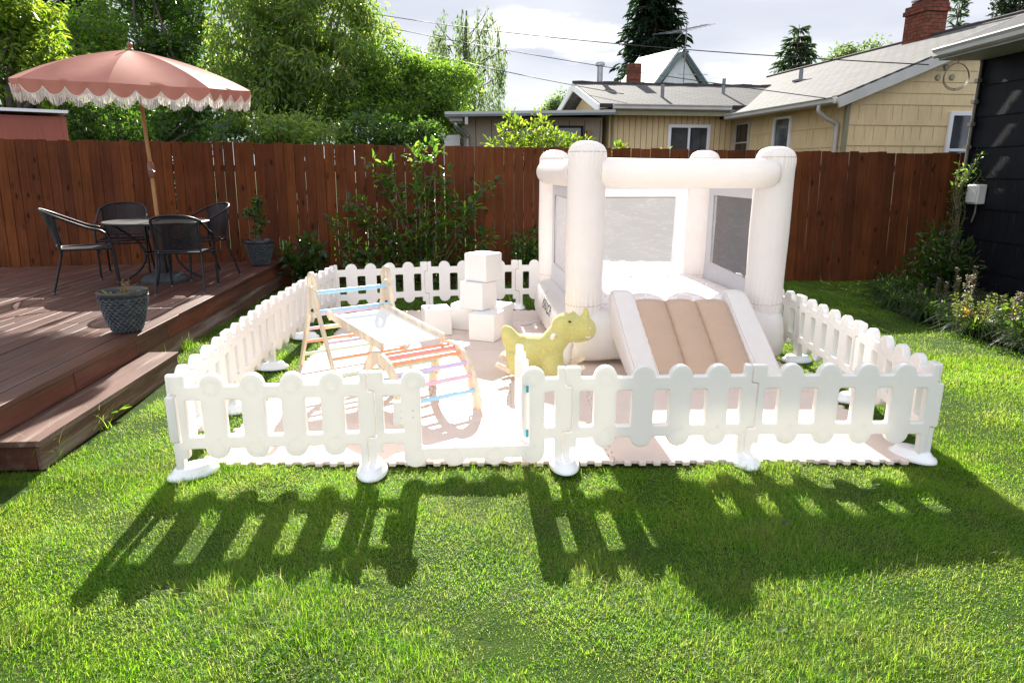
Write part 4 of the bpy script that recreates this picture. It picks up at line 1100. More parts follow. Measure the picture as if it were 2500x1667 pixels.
for s in (-1, 1):
    mb = MB(); mb.tube([(0.115, s * 0.06, 0.378), (0.095, s * 0.185, 0.374)], 0.0175, 14); mb.build('handle', M['plush_cream'], toy, smooth=40, bevel=0.004)
    mb = MB(); mb.ball((0.225, s * 0.090, 0.580 + HZ), (0.013, 0.007, 0.0075), 10, 8); mb.build('eye', M['black_dot'], toy, smooth=60)
    mb = MB(); mb.ball((0.385, s * 0.082, 0.53 + HZ), (0.006, 0.006, 0.007), 8, 6); mb.build('nostril', M['plush_cream'], toy, smooth=60)
    mb = MB(); mb.tube(smooth_path([(0.350, s * 0.090, 0.462 + HZ), (0.370, s * 0.087, 0.457 + HZ), (0.390, s * 0.080, 0.463 + HZ)], 4), 0.0035, 6); mb.build('mouth_stitch', M['white_foot'], toy, smooth=60)
    mb = MB(); mb.mesh(plate_mesh(round_poly([(-0.36, 0.125)] + [(-0.36 + 0.72 * t, 0.01 + 0.115 * (2 * t - 1) ** 2) for t in np.linspace(0.02, 0.98, 15)] + [(0.36, 0.125), (0.34, 0.150)] + [(0.33 - 0.66 * t, 0.058 + 0.09 * (1 - 2 * t) ** 2) for t in np.linspace(0.02, 0.98, 15)] + [(-0.34, 0.150)], 0.01), (), 0.024, 0.004), UP)
    ro = mb.build('rocker_runner', M['birch'], toy, smooth=40); ro.location = (0, s * 0.13, 0)
for x in (-0.2, 0.13):
    mb = MB(); mb.tube([(x, -0.13, 0.045), (x, 0.13, 0.045)], 0.013, 10); mb.build('crossbar', M['birch'], toy, smooth=40)
mb = MB(); mb.tube(smooth_path([(0.25, -0.05, 0.33), (0.27, -0.06, 0.27), (0.29, -0.05, 0.23)], 4), 0.003, 5); mb.build('care_label', M['white_foot'], toy, smooth=60)

# ================================================================== back fence
FA = math.atan(0.051)
fence = empty('wooden_fence', (0, 10.1, 0), FA, 'tall reddish brown board fence running behind the lawn and the deck', 'fence')
fence.rotation_euler = (R(-3.6), 0, FA)
def ftop(x): return 1.985 - 0.0125 * x
x = -9.6; pnl = []; cur = MB(); nb = 0; segs = []; bx0 = x
while x < 7.2:
    w = 0.1395 + random.uniform(-.003, .003); zt = ftop(x) + random.uniform(-.012, .012); gap = random.choice([0.003, 0.004, 0.005, 0.007])
    n = 7; th = 0.018; yo = random.uniform(-.003, .003); bow = random.uniform(-.006, .006); tl = random.uniform(-.004, .004)
    vs = []
    for k in range(n + 1):
        t = k / n; z = -0.05 + (zt + 0.05) * t; ox = tl * (t - .5) * 2; oy = yo + bow * math.sin(PI * t)
        vs += [(x + ox, oy - th / 2, z), (x + w + ox, oy - th / 2, z), (x + w + ox, oy + th / 2, z), (x + ox, oy + th / 2, z)]
    fs = [(0, 3, 2, 1), (4 * n, 4 * n + 1, 4 * n + 2, 4 * n + 3)]
    for k in range(n):
        a = 4 * k
        for j in range(4): fs.append((a + j, a + (j + 1) % 4, a + 4 + (j + 1) % 4, a + 4 + j))
    cur.add(vs, fs); x += w + gap; nb += 1
    if nb == 16: segs.append((bx0, x)); cur.build('board_panel', M['fence'], fence, bevel=0.004, seg=1); cur = MB(); nb = 0; bx0 = x
if nb: segs.append((bx0, x)); cur.build('board_panel', M['fence'], fence, bevel=0.004, seg=1)
for a, b in segs:
    for hz in (0.25, 1.0, 1.68):
        mb = MB(); mb.box(((a + b) / 2, 0.034, hz), (b - a - 0.004, 0.045, 0.09)); mb.build('rail', M['fence_back'], fence)
    mb = MB(); mb.box((a, 0.105, 0.9), (0.09, 0.09, 1.85)); mb.build('post', M['fence_back'], fence)

# ================================================================== deck
DKA = math.atan(0.073); DZ = 0.36
deck = empty('wooden_deck', (-2.97, 4.08, 0), DKA, 'reddish brown stained timber deck with the umbrella table on it', 'deck')
mb = MB(); w, gp = 0.138, 0.006
for i in range(46):
    x1 = 0.028 - i * (w + gp); y0 = -3.2; y1 = 5.86 + 0.124 * x1
    cuts = [y0] + sorted(random.uniform(y0 + 0.5, y1 - 0.5) for _ in range(2)) + [y1]
    if i < 2: cuts = [y0, 2.02, y1]
    for a, b in zip(cuts[:-1], cuts[1:]):
        dz = random.uniform(-.002, .002); dx = -0.012 if (i == 0 and a > 1) else 0
        mb.box((x1 - w / 2 + dx, (a + b) / 2, DZ - 0.018 + dz), (w, b - a - 0.004, 0.034))
mb.build('deck_boards', M['deck'], deck, bevel=0.003, seg=2)
mb = MB(); y = -3.2
while y < 5.75:
    L = random.choice([0.35, 0.6, 0.9, 1.3]); e = min(y + L, 5.78)
    mb.box((-0.012 + random.uniform(-.004, .004), (y + e) / 2, 0.252), (0.034, e - y - 0.005, 0.142)); y = e
mb.build('upper_fascia', M['deck_fascia'], deck, bevel=0.003)
mb = MB(); y = -3.2
while y < 5.75:
    L = random.choice([1.4, 2.0, 2.6]); e = min(y + L, 5.78)
    mb.box((-0.026, (y + e) / 2, 0.085), (0.034, e - y - 0.012, 0.19)); y = e
mb.build('lower_fascia', M['step'], deck, bevel=0.003)
mb = MB(); mb.box((-3.2, 1.2, 0.15), (6.2, 8.6, 0.30)); mb.build('joist_frame', M['soil'], deck)
# step
step = empty('wooden_step', (-2.97, 4.08, 0), DKA, 'weathered low wooden step box in front of the deck', 'step')
mb = MB(); mb.box((0.137, 0.385, 0.160), (0.262, 1.93, 0.036)); mb.build('tread', M['step'], step, bevel=0.004)
mb = MB(); mb.box((0.245, 0.385, 0.069), (0.03, 1.90, 0.144)); mb.build('riser', M['step'], step, bevel=0.003)
for y in (-0.545, 1.315):
    mb = MB(); mb.box((0.112, y, 0.069), (0.23, 0.034, 0.143)); mb.build('end_board', M['deck'], step, bevel=0.003)

# ================================================================== patio set
TC = Vector((-4.20, 8.05, DZ))
tb = empty('patio_table', TC, 0.3, 'round dark metal patio table with curved legs under the pink umbrella', 'table')
mb = MB(); mb.lathe([(0.028, 0.690), (0.56, 0.690), (0.575, 0.696), (0.577, 0.708), (0.567, 0.716), (0.54, 0.712), (0.028, 0.712)], 64, cap=False); mb.build('tabletop', M['table_top'], tb, smooth=35)
for k in range(4):
    a = k * PI / 2; pts = [(0.50, 0.69), (0.40, 0.62), (0.24, 0.48), (0.17, 0.36), (0.18, 0.24), (0.28, 0.11), (0.44, 0.015)]
    mb = MB(); mb.tube(smooth_path([(r * math.cos(a), r * math.sin(a), z) for r, z in pts], 5), 0.013, 8); mb.build('leg', M['metal_black'], tb, smooth=60)
mb = MB(); mb.tube([(0.17 * math.cos(2 * PI * k / 24), 0.17 * math.sin(2 * PI * k / 24), 0.34) for k in range(24)], 0.009, 8, closed=True); mb.build('ring', M['metal_black'], tb, smooth=60)

def chair(loc, rz, label):
    c = empty('patio_chair', loc, rz, label, 'chair', 'black mesh patio chairs')
    hoop = [(0.250, 0.265, 0.0), (0.252, 0.250, 0.30), (0.256, 0.228, 0.52), (0.258, 0.165, 0.612), (0.258, 0.05, 0.648), (0.256, -0.12, 0.725), (0.236, -0.235, 0.780), (0.15, -0.320, 0.822), (0, -0.348, 0.838)]
    full = hoop + [(-x, y, z) for x, y, z in reversed(hoop[:-1])]
    mb = MB(); mb.tube(smooth_path(full, 5), 0.0125, 8); mb.build('arm_frame', M['metal_black'], c, smooth=60)
    for s in (-1, 1):
        mb = MB(); mb.tube(smooth_path([(s * 0.245, -0.33, 0.0), (s * 0.232, -0.245, 0.28), (s * 0.225, -0.215, 0.43), (s * 0.232, -0.235, 0.62), (s * 0.236, -0.245, 0.785)], 5), 0.0115, 8)
        rl_ = mb.build('rear_leg', M['metal_black'], c, smooth=60)
        mb = MB(); mb.lathe([(0.0, 0.0), (0.017, 0.0), (0.017, 0.012), (0.012, 0.02)], 10, c=(s * 0.245, -0.33, 0)); mb.build('foot_cap', M['rubber'], rl_, smooth=40)
        mb = MB(); mb.lathe([(0.0, 0.0), (0.017, 0.0), (0.017, 0.012), (0.012, 0.02)], 10, c=(s * 0.250, 0.265, 0)); mb.build('foot_cap', M['rubber'], c, smooth=40)
    def seat_pt(u, v):
        y = -0.215 + 0.445 * v; hw = 0.205 + 0.045 * v; return ((2 * u - 1) * hw, y + 0.02 * (1 - (2 * u - 1) ** 2) * (v > .9), 0.432 - 0.016 * math.sin(PI * u) * math.sin(PI * v))
    mb = MB(); mb.grid(seat_pt, 10, 10); mb.build('seat', M['mesh_metal'], c, smooth=80)
    mb = MB(); mb.tube([(-0.205, -0.215, 0.434), (0.205, -0.215, 0.434), (0.25, 0.23, 0.434), (-0.25, 0.23, 0.434)], 0.010, 8, closed=True); mb.build('seat_frame', M['metal_black'], c, smooth=60)
    def back_pt(u, v):
        a = (2 * u - 1); z = 0.50 + 0.30 * v; return (a * (0.226 + 0.010 * v), -0.222 - 0.020 * v - 0.105 * (1 - a * a) * (0.3 + 0.7 * v), 0.462 + 0.318 * v + 0.056 * (1 - a * a) * v)
    mb = MB(); mb.grid(back_pt, 14, 10); mb.build('backrest', M['mesh_metal'], c, smooth=80)
    mb = MB(); mb.tube([back_pt(k / 12, 0) for k in range(13)], 0.008, 7); mb.tube([(-0.27, 0.235, 0.40), (0.27, 0.235, 0.40)], 0.008, 7); mb.build('cross_bar', M['metal_black'], c, smooth=60)
    return c
c0 = chair((-3.60, 7.40, DZ), R(10), 'black mesh patio chair nearest the camera with its back turned')
def place(loc, rz, label):
    c = copy_tree(c0); c.scale = (1.06, 1.06, 1.06); c.location = loc; c.rotation_euler = (0, 0, rz); c['label'] = label
place((-4.76, 7.52, DZ), R(-58), 'black mesh patio chair on the left, turned side on beside the pot')
place((-4.86, 8.48, DZ), R(-158), 'black mesh patio chair at the far left of the table near the fence')
place((-3.88, 8.40, DZ), R(140), 'black mesh patio chair right of the table beside the far potted shrub')

# umbrella
ub = empty('patio_umbrella', TC + Vector((0.02, -0.02, 0)), 0, 'dusty pink patio umbrella with white fringe and wooden pole', 'umbrella')
mb = MB(); mb.lathe([(0.0, 0.0), (0.265, 0.0), (0.27, 0.03), (0.25, 0.06), (0.20, 0.085), (0.05, 0.095), (0.05, 0.10), (0.0, 0.10)], 8, fn=lambda a, z, i: 0.0, cap=False); mb.build('base', M['concrete_dark'], ub, smooth=20, bevel=0.008)
mb = MB(); mb.lathe([(0.045, 0.09), (0.04, 0.36), (0.030, 0.38)], 18); mb.build('base_sleeve', M['metal_black'], ub, smooth=40)
APEX = 2.585
mb = MB(); mb.tube([(0, 0, 0.3), (0, 0, 1.28)], 0.0215, 16); mb.tube([(0, 0, 1.24), (-0.015, 0, 2.02)], 0.0205, 16); mb.build('pole', M['pole_wood'], ub, smooth=40)
mb = MB(); mb.tube([(-0.015, 0, 2.02), (-0.06, 0, APEX)], 0.017, 12); mb.build('upper_pole', M['chrome'], ub, smooth=40)
cr = MB(); cr.lathe([(0.022, 1.20), (0.036, 1.225), (0.038, 1.28), (0.034, 1.36), (0.022, 1.39)], 18); cb = cr.build('crank_housing', M['finial'], ub, smooth=40)
mb = MB(); mb.tube([(0.01, -0.03, 1.31), (0.015, -0.05, 1.31), (0.07, -0.065, 1.275), (0.075, -0.09, 1.27)], 0.007, 8); mb.build('crank_handle', M['chrome'], cb, smooth=60)
cn = empty('canopy_assembly', (-0.02, 0, APEX), 0); cn.parent = ub
CT = Matrix.Translation((-0.06, 0, APEX)) @ Matrix.Rotation(R(4.8), 4, 'X') @ Matrix.Rotation(R(2.8), 4, 'Y') @ Matrix.Rotation(R(17), 4, 'Z')
bpy.data.objects.remove(cn)
CR = 1.22; NR = 8
def rib(t):                     # distance out, drop
    return CR * math.sin(t * 0.7) / math.sin(0.7), -0.215 * (1 - math.cos(t * 1.2)) / (1 - math.cos(1.2)) - 0.145 * t
def cpt(k, u, t):
    r, z = rib(t); a0 = 2 * PI * k / NR; a1 = 2 * PI * (k + 1) / NR
    p = Vector((r * math.cos(a0), r * math.sin(a0), z)).lerp(Vector((r * math.cos(a1), r * math.sin(a1), z)), u)
    sag = 0.030 * math.sin(PI * u) * math.sin(PI * min(1, t * 0.95)); p.z -= sag; p.x *= 1 - 0.010 * math.sin(PI * u) * t; p.y *= 1 - 0.010 * math.sin(PI * u) * t
    return p
mb = MB()
for k in range(NR): mb.grid(lambda u, t: tuple(CT @ cpt(k, u, 0.02 + 0.98 * t)), 10, 14)
NS = 4
def scal(u): return 0.055 + 0.080 * abs(math.sin(PI * (u * NS))) ** 0.8
for k in range(NR):
    def vp(u, v):
        p = cpt(k, u, 1.0); out = Vector((p.x, p.y, 0)).normalized(); d = scal(u) * v
        return tuple(CT @ (p + Vector((0, 0, -d)) - out * 0.10 * d + out * 0.010 * math.sin(u * NS * 2 * PI + k) * v))
    mb.grid(vp, 48, 4)
mb.build('canopy', M['canopy'], ub, smooth=7, merge=True)
mb = MB(); tr = MB()
for k in range(NR):
    n = 150; tp = []
    for i in range(n + 1):
        u = i / n; p = cpt(k, u, 1.0); out = Vector((p.x, p.y, 0)).normalized(); d = scal(u)
        q = p + Vector((0, 0, -d)) - out * 0.10 * d + out * (0.004 + 0.010 * math.sin(u * NS * 2 * PI + k)); tp.append(CT @ q)
        if i < n:
            L = 0.088 + random.uniform(-.006, .006) + 0.012 * abs(math.sin(PI * u * NS)); tg = (cpt(k, min(1, u + .01), 1.0) - cpt(k, u, 1.0)).normalized()
            a = CT @ (q + tg * 0.0002); b2 = CT @ (q + tg * 0.0052)
            dn = Vector((random.uniform(-.006, .006), random.uniform(-.006, .006), -L)) - (CT.to_3x3() @ out) * 0.01
            mb.add([a, b2, b2 + dn * 0.5 + Vector((random.uniform(-.002, .002), random.uniform(-.003, .003), 0)), a + dn * 0.5, b2 + dn, a + dn], [(0, 1, 2, 3), (3, 2, 4, 5)])
    tr.tube(tp, 0.005, 5)
fr = mb.build('fringe', M['fringe'], ub); tr.build('braid', M['fringe'], fr, smooth=60)
mb = MB()
for k in range(NR):
    a = 2 * PI * k / NR; mb.tube([CT @ (Vector((rib(t)[0] * math.cos(a), rib(t)[0] * math.sin(a), rib(t)[1] - 0.018))) for t in (0.03, 0.3, 0.55, 0.8, 0.98)], 0.007, 6)
    mid = Vector((rib(0.55)[0] * math.cos(a), rib(0.55)[0] * math.sin(a), rib(0.55)[1] - 0.02)); mb.tube([CT @ mid, CT @ Vector((0.03 * math.cos(a), 0.03 * math.sin(a), -0.42))], 0.006, 6)
mb.build('rib_frame', M['pole_wood'], ub, smooth=60)
mb = MB(); mb.lathe([(0.0, -0.02), (0.034, -0.02), (0.036, 0.008), (0.022, 0.016), (0.020, 0.026), (0.030, 0.040), (0.030, 0.060), (0.018, 0.078), (0.0, 0.082)], 20, c=(-0.06, 0, APEX)); mb.build('finial', M['finial'], ub, smooth=60)

# ================================================================== pots
def pot(name, loc, s, label, rows=13):
    root = empty(name, loc, 0, label, 'potted plant')
    H, nz, na = 0.385, 130, 264
    def prof_r(z): t = z / H; return 0.100 + 0.103 * (t ** 0.6)
    def fn(a, z, i):
        if z > H - 0.05 or z < 0.006: return 0
        hh = (H - 0.05) / rows; k0 = int(z / hh); best = 0.0
        for k in range(k0 - 1, k0 + 3):
            zk = k * hh + (0.33 if k % 2 else -0.33) * hh * math.cos(22 * a + 0.4 * math.sin(k * 1.7)); best = max(best, math.exp(-((z - zk) / (0.21 * hh)) ** 2))
        return 0.011 * best
    prof = [(prof_r(H * k / nz), (H - 0.05) * k / nz) for k in range(nz + 1)]
    mb = MB(); mb.lathe(prof, na, fn=fn)
    b = mb.build('pot', M['glaze'], root, smooth=50)
    r = prof_r(H)
    mb = MB(); mb.lathe([(r - 0.002, H - 0.052), (r + 0.006, H - 0.045), (r + 0.009, H - 0.010), (r + 0.005, H), (r - 0.018, H + 0.001), (r - 0.024, H - 0.008), (r - 0.03, H - 0.06)], 72, cap=False); mb.build('rim', M['pot_rim'], b, smooth=45)
    mb = MB(); mb.lathe([(0.0, H - 0.045), (r * 0.5, H - 0.04), (r - 0.026, H - 0.052)], 40, fn=lambda a, z, i: 0.0); mb.build('soil', M['soil'], root, smooth=60)
    root.scale = (s, s, s); return root, H
rt, H = pot('potted_plant', (-3.185, 5.42, DZ), 0.9, 'blue grey textured pot of dead twigs at the deck edge')
tw = MB(); random.seed(3)
for k in range(16):
    a = random.uniform(0, 2 * PI); r0 = random.uniform(0, 0.05); L = random.uniform(0.05, 0.145)
    p0 = Vector((0.03 + r0 * math.cos(a), r0 * math.sin(a), H - 0.045)); p1 = p0 + Vector((random.uniform(-.06, .06), random.uniform(-.06, .06), L))
    pth = branch_path(p0, p1, 0.25, 4); tw.tube(pth, [0.0035 * (1 - 0.6 * i / len(pth)) for i in range(len(pth))], 5)
    for q in range(3):
        b0 = pth[random.randrange(2, len(pth))]; tw.tube([b0, b0 + Vector((random.uniform(-.03, .03), random.uniform(-.03, .03), random.uniform(0, .03)))], [0.002, 0.001], 4)
tw.build('twigs', M['twig'], rt, smooth=60)
n = 60; ang = rng.uniform(0, 2 * PI, n); rr = rng.uniform(0, 0.09, n)
leaf_mesh('leaves', np.column_stack([0.03 + rr * np.cos(ang), rr * np.sin(ang), H - 0.045 + rng.uniform(0, .035, n)]), rand_unit(n) + np.array([0, 0, .6]), rand_unit(n) + np.array([0, 0, 1.0]), rng.uniform(.012, .03, n), rng.uniform(.006, .012, n), M['spike'], rt)
leaf_mesh('leaves', np.array([[-0.10, -0.05, H - 0.03], [-0.09, -0.02, H - 0.03], [-0.11, -0.03, H - 0.035], [0.10, 0.02, H - 0.03]]), np.array([[-.5, -.4, .5], [.3, -.8, .4], [-.8, .1, .3], [.8, .3, .5]]), np.array([[0, 0, 1.]] * 4), np.array([.07, .06, .06, .06]), np.array([.03, .026, .026, .02]), M['leaf_bright'], rt)
rt2, H = pot('potted_plant', (-3.52, 9.40, DZ), 0.92, 'blue grey textured pot holding a small leafy shrub against the fence')
st = MB(); st.tube(smooth_path([(0, 0, H - 0.06), (0.01, 0, H + 0.1), (0, 0, H + 0.34)], 5), 0.011, 8)
cc = []; 
for k in range(26):
    a = random.uniform(0, 2 * PI); z = H + random.uniform(0.10, 0.62); r = random.uniform(0.02, 0.17) * (1.15 - abs((z - H - 0.30) / 0.45)); cc.append((r * math.cos(a), r * math.sin(a), z))
    st.tube(branch_path((0, 0, H + 0.08 + 0.2 * random.random()), cc[-1], .1, 3), 0.0035, 5)
st.build('stem', M['stem'], rt2, smooth=60)
p_, d_, n_, l_ = clump_leaves(cc, [0.055] * len(cc), 11, 0.062, 0.4)
leaf_mesh('foliage', p_, d_, n_, l_, l_ * 0.75, M['leaf_dark'], rt2)

# ================================================================== shrubs on the back fence
def wall_shrub(name, label, base, twigs, mat, L=0.068, per=9, asp=0.55, spread=0.075):
    root = empty(name, base, 0, label, 'shrub'); b = Vector(base)
    st = MB(); P = []; D = []; N = []; S = []
    for tip, start in twigs:
        tip = Vector(tip) - b; s0 = Vector(start) - b if start else Vector((random.uniform(-.15, .15), random.uniform(-.05, .05), 0))
        pth = branch_path(s0, tip, 0.10, 6); ln = len(pth)
        st.tube(pth, [0.0075 * (1 - 0.75 * i / ln) for i in range(ln)], 5)
        L_ = (tip - s0).length; nn = int(per * (2 + L_ * 7))
        for k in range(nn):
            t = 1 - (random.random() ** 1.5) * (0.75 if L_ > .5 else 0.9); i = min(int(t * (ln - 1)), ln - 2); q = pth[i].lerp(pth[i + 1], t * (ln - 1) - i)
            ax = (pth[i + 1] - pth[i]).normalized()
            o = Vector((random.gauss(0, 1), random.gauss(0, .75), random.gauss(0, 1))); o.normalize()
            P.append(q + o * random.uniform(0, spread)); dd = o + ax * 0.6 + Vector((0, -0.2, -0.15)); D.append(dd.normalized()); N.append((random.gauss(0, .5), random.gauss(-.35, .5), 1.0)); S.append(L * random.uniform(.55, 1.25))
    P = np.array([tuple(q) for q in P]); D = np.array([tuple(q) for q in D]); N = np.array(N); S = np.array(S)
    leaf_mesh('foliage', P, D, N, S, S * asp, mat, root); st.build('stems', M['stem'], root, smooth=60); return root
def W(u, v, Y): return tuple(at(u, v, Y))
tips = [(1040, 352), (1010, 372), (1062, 350), (1032, 392), (905, 395), (950, 402), (930, 430), (965, 452), (1020, 425), (1062, 440), (1085, 425), (1050, 470), (1010, 450), (1205, 440), (1180, 455), (1160, 492), (1120, 480), (1150, 510), (1100, 495),
        (845, 492), (880, 492), (870, 525), (900, 540), (985, 508), (950, 520), (1010, 540), (815, 540), (835, 565), (850, 590), (1000, 575), (1090, 520), (1110, 560), (1075, 540), (1180, 580), (1195, 572), (1160, 600), (1130, 600),
        (915, 600), (935, 620), (975, 590), (985, 620), (1040, 590), (1060, 620), (1020, 640), (890, 610), (860, 625), (1100, 620), (1085, 650), (940, 650), (1000, 660), (1140, 640), (1060, 650), (880, 650), (830, 620), (1030, 560), (1055, 565), (965, 560), (930, 575)]
tw_ = []
for u, v in tips:
    Y = 9.78 + random.uniform(-.16, .18); sx_ = 1030 + (u - 1030) * 0.45
    tw_.append((W(u, v, Y), W(sx_, min(720, v + 130), 9.85)))
wall_shrub('fence_shrub', 'sprawling leafy shrub trained against the brown fence behind the pen', W(1030, 722, 9.85), tw_, M['leaf_shrub'], 0.115, 3.9, 0.55, 0.11)
tw_ = [(W(u, v, 9.6 + random.uniform(-.2, .2)), W(750 + (u - 750) * .5, 690, 9.7)) for u, v in ((700, 590), (690, 610), (712, 620), (740, 575), (760, 590), (745, 610), (775, 620), (755, 640), (720, 640), (790, 640), (810, 660), (780, 600), (735, 660))]
wall_shrub('low_shrub', 'low broad leaved shrub at the foot of the fence beside the deck corner', W(750, 700, 9.7), tw_, M['leaf_dark'], 0.12, 5, 0.62, 0.10)
tw_ = [(W(u, v, 9.9 + random.uniform(-.15, .12)), W(1285, 690, 9.95)) for u, v in ((1250, 590), (1265, 575), (1290, 580), (1308, 570), (1275, 600), (1300, 600), (1262, 620), (1290, 625), (1320, 610))]
wall_shrub('small_shrub', 'small leafy shrub at the fence just left of the bounce house', W(1285, 700, 9.95), tw_, M['leaf_shrub'], 0.085, 8)
# undergrowth at the fence foot
n = 900; px_ = rng.uniform(-2.6, 2.4, n); py_ = FENCE_Y(px_) - 0.08 - np.abs(rng.normal(0, .22, n))
ug = leaf_mesh('ground_cover', np.column_stack([px_, py_, rng.uniform(0.02, 0.26, n)]), rand_unit(n) + np.array([0, -.3, .4]), rand_unit(n) + np.array([0, 0, 1.0]), rng.uniform(.05, .11, n), rng.uniform(.02, .045, n), M['leaf_dark'])
tag(ug, 'dark low undergrowth along the foot of the back fence', 'undergrowth', kind='stuff')
hs = MB(); cx_, cy_, cz_ = at(1316, 690, 9.6)
hs.tube([(cx_ + 0.16 * math.cos(2 * PI * k / 28), cy_, cz_ + 0.20 * math.sin(2 * PI * k / 28)) for k in range(28)], 0.018, 8, closed=True)
hs.tube([(cx_ + 0.12 * math.cos(2 * PI * k / 28), cy_ + 0.04, cz_ + 0.155 * math.sin(2 * PI * k / 28)) for k in range(28)], 0.016, 8, closed=True)
tag(hs.build('hose_coil', M['rubber'], smooth=60), 'grey hose coil leaning low against the fence left of the bounce house', 'hose')

# ================================================================== houses beyond the fence
def lap_wall(name, mat, parent, o, du, L, zs, nrm, proud=0.018, top=None):
    """lapped courses: o start, du unit dir, L length, zs course heights, nrm outward, top(s) = ceiling height at s"""
    o, du, nrm = Vector(o), Vector(du), Vector(nrm); mb = MB()
    for z0, z1 in zip(zs[:-1], zs[1:]):
        if top is None: rng_ = [(0, L)]
        else:
            ss = [L * k / 400 for k in range(401) if top(L * k / 400) > z0 + 0.01]
            if not ss: continue
            rng_ = [(ss[0], ss[-1])]
        for a, b in rng_:
            cuts = [a, b]
            if top is not None:
                full = [L * k / 400 for k in range(401) if top(L * k / 400) >= z1 and a <= L * k / 400 <= b]
                if full: cuts = sorted(set([a, full[0], full[-1], b]))
            for s0, s1 in zip(cuts[:-1], cuts[1:]):
                t0 = min(z1, top(s0)) if top else z1; t1 = min(z1, top(s1)) if top else z1
                t0 = max(t0, z0 + .002); t1 = max(t1, z0 + .002)
                A = o + du * s0; B = o + du * s1; up = Vector((0, 0, 1))
                mb.add([A + up * z0 + nrm * proud, B + up * z0 + nrm * proud, B + up * t1 + nrm * 0.004, A + up * t0 + nrm * 0.004, A + up * z0 - nrm * .004, B + up * z0 - nrm * .004],
                       [(0, 1, 2, 3), (0, 4, 5, 1)])
    mb_in = mb
    return mb_in.build(name, mat, parent)
def joints(parent, mat, o, du, L, zs, nrm, step, holes=(), width=0.006):
    o, du, nrm = Vector(o), Vector(du), Vector(nrm); mb = MB()
    for z0, z1 in zip(zs[:-1], zs[1:]):
        s = random.uniform(0.05, step)
        while s < L:
            if not any(h[0] - 0.05 < s < h[1] + 0.05 and h[2] < z1 and h[3] > z0 for h in holes):
                mb.beam(o + du * s + Vector((0, 0, z0 + 0.012)) + nrm * 0.0165, o + du * s + Vector((0, 0, z1 - 0.02)) + nrm * 0.006, width, 0.004, nrm)
            s += step * random.uniform(0.6, 1.4)
    return mb.build('shingle_joints', mat, parent)
def window(parent, o, du, nrm, w, h, fr=0.06, sash='v', gl=None, mat=None, split=0.5):
    """o = lower left corner on the wall plane"""
    o, du, nrm = Vector(o), Vector(du), Vector(nrm); up = Vector((0, 0, 1)); mb = MB(); pr = nrm * 0.035
    mat = mat or M['trim_white']
    def bar(a, b, wd): mb.beam(a, b, wd, 0.05, nrm)
    bar(o + pr + up * fr / 2, o + pr + du * w + up * fr / 2, fr); bar(o + pr + up * (h - fr / 2), o + pr + du * w + up * (h - fr / 2), fr)
    bar(o + pr + du * fr / 2 + up * fr, o + pr + du * fr / 2 + up * (h - fr), fr); bar(o + pr + du * (w - fr / 2) + up * fr, o + pr + du * (w - fr / 2) + up * (h - fr), fr)
    pr2 = nrm * 0.028
    if sash == 'v': mb.beam(o + pr2 + du * w * split + up * fr, o + pr2 + du * w * split + up * (h - fr), fr * 0.7, 0.04, nrm)
    if sash == 'h': mb.beam(o + pr2 + up * h * split + du * fr, o + pr2 + up * h * split + du * (w - fr), fr * 0.7, 0.04, nrm)
    f = mb.build('window', mat, parent, bevel=0.004)
    g = MB(); a = o + nrm * 0.022 + du * fr * 0.8 + up * fr * 0.8; b = a + du * (w - 1.6 * fr); c = b + up * (h - 1.6 * fr); d = a + up * (h - 1.6 * fr)
    g.add([a, b, c, d], [(0, 1, 2, 3)]); g.build('pane', gl or M['glass'], f)
    return f
def roof_slab(parent, e0, e1, r0, th=0.09, mat=None, name='roof'):
    """e0->e1 along the eave, r0 = ridge point above e0; local x along eave, y up the slope"""
    e0, e1, r0 = Vector(e0), Vector(e1), Vector(r0); X = (e1 - e0).normalized(); Y = (r0 - e0); L2 = Y.length; Y.normalize(); Zv = X.cross(Y).normalized()
    flip = Zv.z < 0
    if flip: Zv = -Zv
    L = (e1 - e0).length; mb = MB()
    vs = [(0, 0, 0), (L, 0, 0), (L, L2, 0), (0, L2, 0), (0, 0, -th), (L, 0, -th), (L, L2, -th), (0, L2, -th)]
    fs = [(0, 1, 2, 3), (7, 6, 5, 4), (0, 4, 5, 1), (1, 5, 6, 2), (2, 6, 7, 3), (3, 7, 4, 0)]
    if flip: fs = [f[::-1] for f in fs]
    mb.add(vs, fs); o = mb.build(name, mat or M['shingle'], parent)
    Mx = Matrix((X, Y, Zv)).transposed().to_4x4(); Mx.translation = e0; o.matrix_local = Mx
    return o
HR = R(9.2)
yh = empty('yellow_house', (6.164, 13.0, 0), HR, 'yellow shingled house with grey roof and brick chimney beyond the fence', 'house')
X_, Y_, Z_ = Vector((1, 0, 0)), Vector((0, 1, 0)), Vector((0, 0, 1))
PU, PZ, EZ, EO = 3.6, 4.53, 2.94, 0.42
slope = (PZ - EZ) / (PU + EO)
def gtop(s): z = EZ - 0.10 + slope * (s + EO); return z if s <= PU else 2 * (EZ - 0.10 + slope * (PU + EO)) - z
mb = MB(); mb.box((3.6, 4.8, 1.45), (7.1, 9.5, 2.88)); mb.build('wall_core', M['yellow'], yh)
zsu = [1.0 + 0.365 * k for k in range(6)]; zsg = zsu + [2.825 + 0.205 * k for k in range(1, 10)]
lap_wall('wall', M['yellow'], yh, (0, 0, 0), X_, 7.2, zsg, -Y_, 0.020, gtop)
lap_wall('wall', M['yellow'], yh, (0, 4.35, 0), -Y_, 4.35, [0.98 + 0.365 * k for k in range(6)] + [2.88], -X_, 0.020)
joints(yh, M['joint'], (0.05, 0, 0), X_, 3.4, zsu, -Y_, 0.26, [(2.05, 2.9, 1.9, 2.75)])
